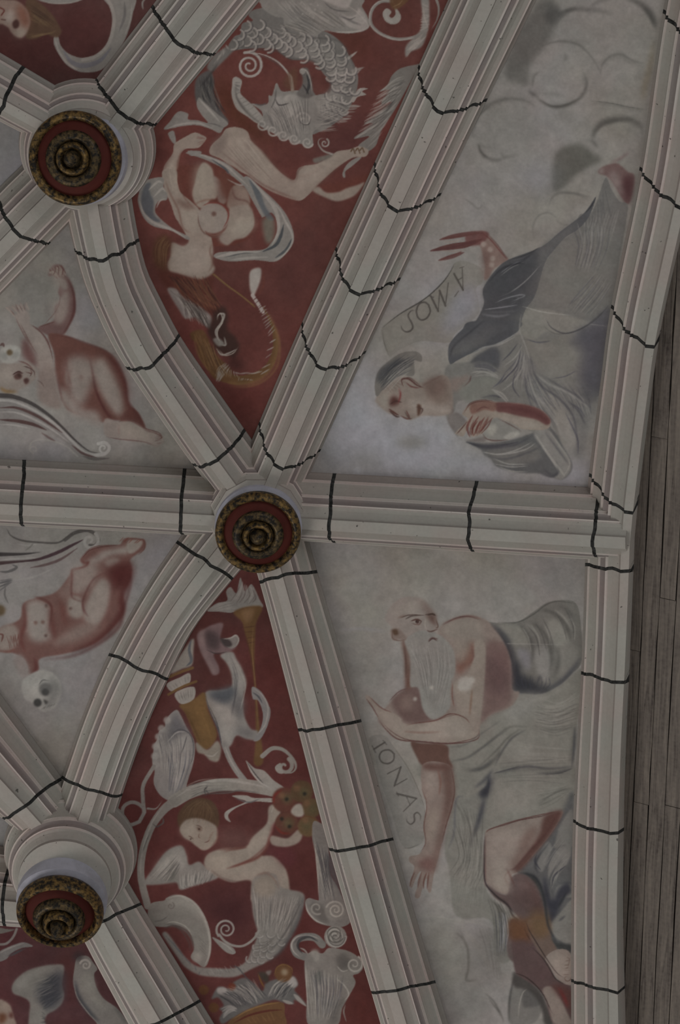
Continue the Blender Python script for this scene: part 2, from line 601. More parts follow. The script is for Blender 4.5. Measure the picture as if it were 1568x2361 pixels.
# ------------------------------------------------------------------ timber wall beyond the wall ribs
wallr = empty('wall_right', (2.0, 6.0, 16.0), 'weathered grey timber boarding along the right edge', 'wall', 'structure')
E0 = hit_z((1432, 1400), float(zsurf(1.75, 6.0)) - 0.10)
bw, gap = 0.092, 0.006
yr = np.random.RandomState(4)
FORM = np.array([(-300, 1665), (0, 1586), (383, 1525), (709, 1455), (870, 1432), (1110, 1403), (1290, 1395), (1500, 1388), (1700, 1377), (1900, 1370), (2100, 1366), (2361, 1368), (2900, 1370)], float)
for i in range(-1, 12):
    v0, v1 = i * bw + gap / 2 - 0.06, (i + 1) * bw - gap / 2 - 0.06
    yy = np.linspace(0.5, 12.0, 200)
    pp = to_px(np.stack([np.full(200, E0[0] + v0), yy, np.full(200, E0[2] - 0.55 * v0)], 1))
    ok = yy[pp[:, 0] > np.interp(pp[:, 1], FORM[:, 0], FORM[:, 1])]
    if len(ok) < 4:
        continue
    ya_, yb_ = ok.min(), ok.max()
    cut_ = [ya_] + [c for c in (4.3 + yr.uniform(-1.2, 1.2), 7.6 + yr.uniform(-1.2, 1.2)) if ya_ + 0.5 < c < yb_ - 0.5] + [yb_]
    for a, b_ in zip(cut_[:-1], cut_[1:]):
        th = 0.03
        lift = yr.uniform(-0.006, 0.006)
        ys = np.linspace(a + 0.002, b_ - 0.002, 12)
        e0 = yr.uniform(-0.003, 0.003, 12)
        e1 = yr.uniform(-0.003, 0.003, 12)
        V, F = [], []
        for k, y in enumerate(ys):
            for (v, q) in ((v0 + e0[k], 0), (v1 + e1[k], 0), (v1 + e1[k], th), (v0 + e0[k], th)):
                V.append((E0[0] + v, y, E0[2] + lift - 0.55 * v + q))
            if k:
                p, c = 4 * (k - 1), 4 * k
                for r in range(4):
                    F.append((p + r, p + (r + 1) % 4, c + (r + 1) % 4, c + r))
        F.append((0, 3, 2, 1))
        m_ = 4 * 11
        F.append((m_, m_ + 1, m_ + 2, m_ + 3))
        mesh_obj('plank', V, F, MAT['wood'], wallr)
# ------------------------------------------------------------------ the fresco cartoon
CS = 0.75                          # cartoon resolution per picture unit
MG = 24                            # margin round the frame
CW, CH = int((W + 2 * MG) * CS), int((H + 2 * MG) * CS)
CAN = np.zeros((CH, CW, 3), np.float32)
IDM = np.zeros((CH, CW), np.int16)
FIG = [None]                       # (panel key, name, label)


def box_blur(m, r):
    r = int(round(r))
    if r < 1:
        return m
    for ax in (0, 1):
        for _ in range(2):
            p = np.pad(m, [(r + 1, r) if a == ax else (0, 0) for a in (0, 1)])
            c = np.cumsum(p, axis=ax)
            n = m.shape[ax]
            m = (np.take(c, np.arange(2 * r + 1, 2 * r + 1 + n), axis=ax) - np.take(c, np.arange(0, n), axis=ax)) / (2 * r + 1)
    return m


def cv(P):
    return (np.asarray(P, float).reshape(-1, 2) + MG) * CS


def poly_mask(Q, pad):
    x0 = max(0, int(Q[:, 0].min()) - pad)
    x1 = min(CW, int(Q[:, 0].max()) + pad + 2)
    y0 = max(0, int(Q[:, 1].min()) - pad)
    y1 = min(CH, int(Q[:, 1].max()) + pad + 2)
    if x1 <= x0 or y1 <= y0:
        return None
    m = np.zeros((y1 - y0, x1 - x0), np.float32)
    A, B = Q, np.roll(Q, -1, 0)
    ya, yb = A[:, 1], B[:, 1]
    SUB = 2
    xs = np.arange(x0, x1)
    for r in range(y1 - y0):
        for k in range(SUB):
            y = y0 + r + (k + 0.5) / SUB - 0.5
            c = (ya <= y) != (yb <= y)
            if not c.any():
                continue
            X = A[c, 0] + (y - ya[c]) / (yb[c] - ya[c]) * (B[c, 0] - A[c, 0])
            X.sort()
            for i in range(0, len(X) - 1, 2):
                cov = np.clip(np.minimum(xs + 0.5, X[i + 1]) - np.maximum(xs - 0.5, X[i]), 0, 1)
                m[r] += cov / SUB
    return np.clip(m, 0, 1), x0, y0


def stroke_mask(Q, wd):
    pad = int(wd.max()) + 3
    x0 = max(0, int(Q[:, 0].min()) - pad)
    x1 = min(CW, int(Q[:, 0].max()) + pad + 2)
    y0 = max(0, int(Q[:, 1].min()) - pad)
    y1 = min(CH, int(Q[:, 1].max()) + pad + 2)
    if x1 <= x0 or y1 <= y0:
        return None
    m = np.zeros((y1 - y0, x1 - x0), np.float32)
    for i in range(len(Q) - 1):
        a, b = Q[i], Q[i + 1]
        r = max(wd[i], wd[i + 1]) / 2 + 1.5
        u0, u1 = int(max(x0, min(a[0], b[0]) - r)), int(min(x1, max(a[0], b[0]) + r + 1))
        v0, v1 = int(max(y0, min(a[1], b[1]) - r)), int(min(y1, max(a[1], b[1]) + r + 1))
        if u1 <= u0 or v1 <= v0:
            continue
        gx = np.arange(u0, u1)[None, :] - a[0]
        gy = np.arange(v0, v1)[:, None] - a[1]
        d = b - a
        L2 = d @ d + 1e-9
        t = np.clip((gx * d[0] + gy * d[1]) / L2, 0, 1)
        ds = np.hypot(gx - t * d[0], gy - t * d[1])
        hw = (wd[i] + (wd[i + 1] - wd[i]) * t) / 2
        cov = np.clip(hw - ds + 0.5, 0, 1) * np.clip(hw * 2, 0, 1)
        s = m[v0 - y0:v1 - y0, u0 - x0:u1 - x0]
        np.maximum(s, cov, out=s)
    return m, x0, y0


CLIP = [None]
CUR = [0]


def lay(mk, col, alpha, own=True):
    if mk is None:
        return
    m, x0, y0 = mk
    h, w = m.shape
    sl = (slice(y0, y0 + h), slice(x0, x0 + w))
    if CLIP[0] is not None:
        m = m * CLIP[0][sl]
    a = (m * alpha)[..., None]
    CAN[sl] = CAN[sl] * (1 - a) + np.asarray(col, np.float32) * a
    if own and CUR[0]:
        IDM[sl][m * alpha > 0.42] = CUR[0]


PAL = {}
WARM = [False]


def colour(t):
    c = hexc(PAL.get(t, t))
    if WARM[0] and c[0] >= c[2] - 0.012 and c[0] - c[1] < 0.05 and c[0] < 0.9:
        c = c * (0.965, 0.94, 0.915)
    if c[0] - c[1] > 0.085:
        c = c * 0.92
    return c * 0.80 + c.mean() * 0.20


def wob(n, amp):
    return RNG.uniform(-amp, amp, (n, 2))


def paint(text, panel):
    fx, fy, fs = 0.0, 0.0, 1.0
    CUR[0] = 0
    WARM[0] = panel in ('top_left', 'siren', 'griffin', 'bottom_left')
    for ln in text.strip().splitlines():
        ln = ln.strip()
        if not ln or ln[0] == '#':
            continue
        k = ln[0]
        if k == '@':
            a = ln[1:].split()
            fx, fy, fs = float(a[0]), float(a[1]), float(a[2])
            continue
        if k == '-':
            CUR[0] = 0
            continue
        if k == 'o':
            nm, lb = [v.strip() for v in ln[1:].split('|')]
            FIG.append((panel, nm, lb))
            CUR[0] = len(FIG) - 1
            continue
        head, co = ln[1:].split(':')
        a = head.split()
        P = np.array([float(v) for v in co.split()]).reshape(-1, 2) / fs + (fx, fy)
        c = colour(a[0])
        sc = CS / fs
        if k in 'fpg':                      # filled shape; g: tint that never claims the spot
            bl = float(a[1]) if len(a) > 1 else 1
            al = float(a[2]) if len(a) > 2 else 1
            Q = cv(P if k == 'p' else catmull(P, 6, True))
            r = bl * sc * (3.2 if bl >= 8 else 1.2)
            mk = poly_mask(Q, int(2 * r) + 3)
            if mk is None:
                continue
            m, x0, y0 = mk
            lay((box_blur(m, r / 2), x0, y0), c, al, k != 'g')
        elif k in 'st':                     # brush stroke; t: never claims the spot
            w = float(a[1])
            al = float(a[2]) if len(a) > 2 else 1
            tp = a[3] if len(a) > 3 else 'n'
            bl = float(a[4]) if len(a) > 4 else 0
            Q = cv(catmull(P, 6))
            n = len(Q)
            t = np.linspace(0, 1, n)
            wv = {'n': np.ones(n), 'b': np.sin(np.pi * np.clip(t, 0.02, 0.98)) ** 0.6, 'e': np.clip(1.02 - t, 0.03, 1) ** 0.8,
                  'i': np.clip(t + 0.02, 0.03, 1) ** 0.8}[tp]
            mk = stroke_mask(Q, np.maximum(w * sc * wv, 0.25))
            if mk and bl:
                m, x0, y0 = mk
                pd = int(bl * sc * 2.2) + 3
                mk = (box_blur(np.pad(m, pd), bl * sc * 0.9), x0 - pd, y0 - pd)
                m, x0, y0 = mk
                cx, cy = max(0, -x0), max(0, -y0)
                m = m[cy:, cx:]
                x0, y0 = max(0, x0), max(0, y0)
                m = m[:CH - y0, :CW - x0]
                mk = (m, x0, y0)
            lay(mk, c, al, k == 's')
        elif k == 'c':                      # discs: colour radius alpha blur
            r = float(a[1])
            al = float(a[2]) if len(a) > 2 else 1
            bl = float(a[3]) if len(a) > 3 else 1
            th = np.linspace(0, 2 * np.pi, 20, endpoint=False)
            for p in P:
                Q = cv(p + np.stack([np.cos(th), np.sin(th)], 1) * r / fs)
                mk = poly_mask(Q, int(2 * bl * sc) + 2)
                if mk:
                    m, x0, y0 = mk
                    lay((box_blur(m, bl * sc / 2), x0, y0), c, al)
        elif k == 'q':                      # spiral: colour width radius turns start(deg) : centre
            w, r, tn, st = float(a[1]), float(a[2]), float(a[3]), math.radians(float(a[4]))
            t = np.linspace(0, 1, int(abs(tn) * 18) + 4)
            ang = st + 2 * np.pi * tn * t
            for p in P:
                Q = cv(p + np.stack([np.cos(ang), np.sin(ang)], 1) * (r / fs) * (1 - 0.85 * t)[:, None])
                lay(stroke_mask(Q, np.maximum(w * sc * (1 - 0.45 * t), 0.3)), c, 0.95)
        elif k == 'h':                      # hatching: colour width count alpha jitter : A0 A1 B0 B1 (curved with 6 points: A0 A1 A2 B0 B1 B2)
            w, n = float(a[1]), int(a[2])
            al = 0.85 * (float(a[3]) if len(a) > 3 else 0.8)
            jt = (float(a[4]) if len(a) > 4 else 6) / fs
            hp = len(P) // 2
            for i in range(n):
                t = (i + RNG.uniform(-0.3, 0.3)) / max(1, n - 1)
                Q = P[:hp] * (1 - t) + P[hp:] * t + wob(hp, jt)
                Q = cv(catmull(Q, 5))
                m = len(Q)
                wv = np.sin(np.pi * np.linspace(0.03, 0.97, m)) ** 0.6
                lay(stroke_mask(Q, np.maximum(w * sc * wv * RNG.uniform(0.7, 1.3), 0.3)), c, al * RNG.uniform(0.75, 1.1))
        elif k == 'k':                      # scales: light dark size alpha : outline of the scaly body (four or more points: spine A.., then B.. back edge)
            dk, sz = colour(a[1]), float(a[2]) / fs
            hp = len(P) // 2
            A, B = resample(P[:hp], 60), resample(P[hp:], 60)
            L = np.linalg.norm(np.diff((A + B) / 2, axis=0), axis=1).sum()
            wdt = np.linalg.norm(A - B, axis=1).mean()
            nl, nw = max(2, int(L / sz)), max(1, int(wdt / (sz * 1.05)))
            for i in range(nl):
                q = min(59, int((i + 0.5) / nl * 60))
                tg = ((A + B) / 2)[min(59, q + 2)] - ((A + B) / 2)[max(0, q - 2)]
                ta = math.atan2(tg[1], tg[0])
                for j in range(nw):
                    v = (j + 0.5 + (0.25 if i % 2 else -0.25)) / nw
                    p = A[q] * (1 - v) + B[q] * v + wob(1, sz * 0.08)[0]
                    an = ta + np.linspace(-1.5, 1.5, 8)
                    arcp = p + np.stack([np.cos(an), np.sin(an)], 1) * sz * 0.55
                    lay(stroke_mask(cv(arcp + sz * 0.10 * np.array([math.cos(ta), math.sin(ta)])), np.full(8, sz * 0.28 * CS)), dk, 0.55)
                    lay(stroke_mask(cv(arcp), np.full(8, sz * 0.20 * CS)), c, 0.75)


def mask_of(P):
    mk = poly_mask(cv(P), 2)
    full = np.zeros((CH, CW), np.float32)
    if mk:
        m, x0, y0 = mk
        full[y0:y0 + m.shape[0], x0:x0 + m.shape[1]] = m
    return full


def fbm(scale, seed, oct=4):
    r = np.random.RandomState(seed)
    out = np.zeros((CH, CW), np.float32)
    amp = 1.0
    for o in range(oct):
        g = scale / 2 ** o
        gh, gw = int(CH / g) + 3, int(CW / g) + 3
        G = r.uniform(-1, 1, (gh, gw)).astype(np.float32)
        y = np.arange(CH) / g
        x = np.arange(CW) / g
        yi, xi = y.astype(int), x.astype(int)
        fy, fx = (y - yi), (x - xi)
        fy, fx = (fy * fy * (3 - 2 * fy))[:, None], (fx * fx * (3 - 2 * fx))[None, :]
        v = (G[yi][:, xi] * (1 - fx) + G[yi][:, xi + 1] * fx) * (1 - fy) + (G[yi + 1][:, xi] * (1 - fx) + G[yi + 1][:, xi + 1] * fx) * fy
        out += amp * v
        amp *= 0.55
    return out


# the ten painted fields between the ribs: outline along the rib centre lines
PANEL = {
    'top_left': ([(-30, 180), (60, 235), (190, 320), (290, 240), (480, 0), (500, -30), (-30, -30)], '422b29',
                 'dark red vault field at top left with a head and a curling ribbon'),
    'siren': ([(190, 330), (300, 230), (510, -30), (1150, -30), (1130, 0), (950, 390), (776, 765), (600, 1150), (470, 960), (330, 760), (245, 560)], '4e2f2b',
              'dark red vault field with a scaly dragon and an upside-down siren'),
    'amos': ([(1150, -30), (1130, 0), (950, 390), (776, 765), (600, 1150), (800, 1165), (1410, 1205), (1440, 850), (1480, 560), (1580, -30)], '706c68',
             'pale grey vault field with clouds and an upside-down prophet'),
    'jonas': ([(600, 1150), (800, 1170), (1410, 1210), (1390, 1600), (1370, 2000), (1375, 2400), (970, 2400), (925, 2270), (830, 1945), (760, 1675), (665, 1325)], '726e6a',
              'pale grey vault field with a half-naked bearded prophet'),
    'griffin': ([(600, 1150), (665, 1325), (760, 1675), (830, 1945), (925, 2270), (970, 2400), (420, 2400), (260, 2120), (160, 1957), (260, 1690), (320, 1540), (470, 1300)], '442725',
                'dark red vault field with a griffin, a winged cherub and a fruit basket'),
    'putto_up': ([(-30, 580), (100, 450), (200, 340), (245, 560), (330, 760), (470, 960), (600, 1155), (430, 1150), (-30, 1130)], '6c6864',
                 'grey vault field with a naked putto raising both hands'),
    'putto_low': ([(-30, 1130), (430, 1150), (600, 1155), (470, 1300), (320, 1540), (260, 1690), (160, 1957), (60, 1830), (-30, 1720)], '6a6663',
                  'grey vault field with a reclining red-shaded putto and a skull'),
    'sliver_up': ([(-30, 580), (100, 450), (200, 335), (60, 235), (-30, 180)], '69686a', 'small bluish grey vault field left of the top left boss'),
    'sliver_low': ([(-30, 1720), (60, 1830), (160, 1957), (-30, 2040)], '646262', 'small grey vault field left of the bottom left boss'),
    'bottom_left': ([(-30, 2040), (160, 1957), (260, 2120), (420, 2400), (-30, 2400)], '3d2627',
                    'dark red vault field at bottom left with a grey wing'),
}
PKEYS = list(PANEL)
PID = np.zeros((CH, CW), np.int8)
PMASK = {}
for i, k_ in enumerate(PKEYS):
    m = mask_of(PANEL[k_][0])
    PMASK[k_] = m
    PID[m > 0.5] = i + 1
    CAN[m > 0.5] = hexc(PANEL[k_][1])
# fill what the outlines leave over with the nearest field
for it in range(60):
    z = PID == 0
    if not z.any():
        break
    for dy, dx in ((0, 1), (1, 0), (0, -1), (-1, 0)):
        sh = np.roll(PID, (dy, dx), (0, 1))
        t = z & (sh > 0)
        PID[t] = sh[t]
        CAN[t] = np.roll(CAN, (dy, dx), (0, 1))[t]
        z = PID == 0
PID[PID == 0] = 1
n1, n2, n3 = fbm(120, 1), fbm(30, 2), fbm(9, 3, 2)
CAN *= (1 + 0.02 * n1 + 0.02 * n2)[..., None]
isred = np.isin(PID, [PKEYS.index(k) + 1 for k in ('top_left', 'siren', 'griffin', 'bottom_left')])
CAN[isred] += np.stack([0.012 * n1, 0.004 * n2, 0.004 * n2], -1)[isred]
CAN[~isred] += np.stack([-0.003 * n1, -0.002 * n1, 0.006 * n1], -1)[~isred]
# ------------------------------------------------------------------ painting, field by field
PAL.update({'L': '7b7672', 'l': '6d6966', 'm': '5c5957', 'd': '474545', 'D': '363536', 'K': '27272a',
            'F': '7a6e66', 'f': '6c5e57', 'r': '5f453f', 'R': '512f2b', 'X': '42211e', 'B': '3e2220', 'b': '321a1b',
            'G': '5f4326', 'g': '4c3521', 'P': '66615c', 'U': '78767c', 'w': '837e7a', 'H': '4a382a'})

CLIP[0] = PMASK['top_left']
paint('''
@ 0 0 3.136
g 45201f 60 .5 : 100 500 400 560 700 500 800 250 700 100 500 60 300 250
o painted_ribbon | grey curling ribbon painted at the top left
f l 2 1 : 750 -30 800 60 815 150 800 250 760 340 690 400 600 420 500 390 440 330 420 262 392 262 390 320 430 400 490 475 590 522 720 510 800 440 880 330 930 220 960 100 972 -30
s L 26 .9 : 775 -20 812 70 824 150 806 260 765 345 690 408 600 432
s 56535a 36 .7 b : 460 370 520 450 610 475 720 440 800 350
s 504d4e 20 .6 b : 900 10 900 120 860 230
s w 18 .8 b : 400 290 425 370 485 455 560 505
s L 12 .8 b : 955 20 940 150 900 260
f l 2 1 : 260 -20 330 15 430 28 520 20 610 -20
s L 10 .8 b : 280 5 400 26 520 18 595 -2
s l 14 .9 b : 1060 -20 1030 20 1035 70
o painted_head | small upturned face with brown hair painted at the top left corner
f 4a3528 6 1 : 200 -20 300 30 380 110 430 190 445 230 420 268 370 262 330 240 280 275 215 285 185 262 180 150
h 5d4732 7 16 .7 12 : 215 130 300 180 230 60 400 200
h 36261f 6 10 .6 10 : 210 80 330 160 220 20 420 180
h 6a5238 6 8 .7 8 : 200 262 330 240 220 280 420 225
f 6e5a50 4 1 : -10 10 60 0 130 10 195 70 218 150 212 195 190 240 158 272 118 265 82 235 60 200 20 175 -10 160
f 6b3f30 14 .8 : 130 30 190 70 215 140 205 200 160 180 130 110
f 857a70 10 .9 : 110 225 150 205 185 225 160 265 120 262
f 80736a 10 .9 : 40 90 90 80 95 140 60 170 30 140
f 3c2420 5 .9 : 90 165 120 140 140 165 130 200 100 205
s 5a2c26 10 .9 : 0 55 30 75 10 110
s 4a2a25 8 .8 : 10 140 40 145
''', 'top_left')

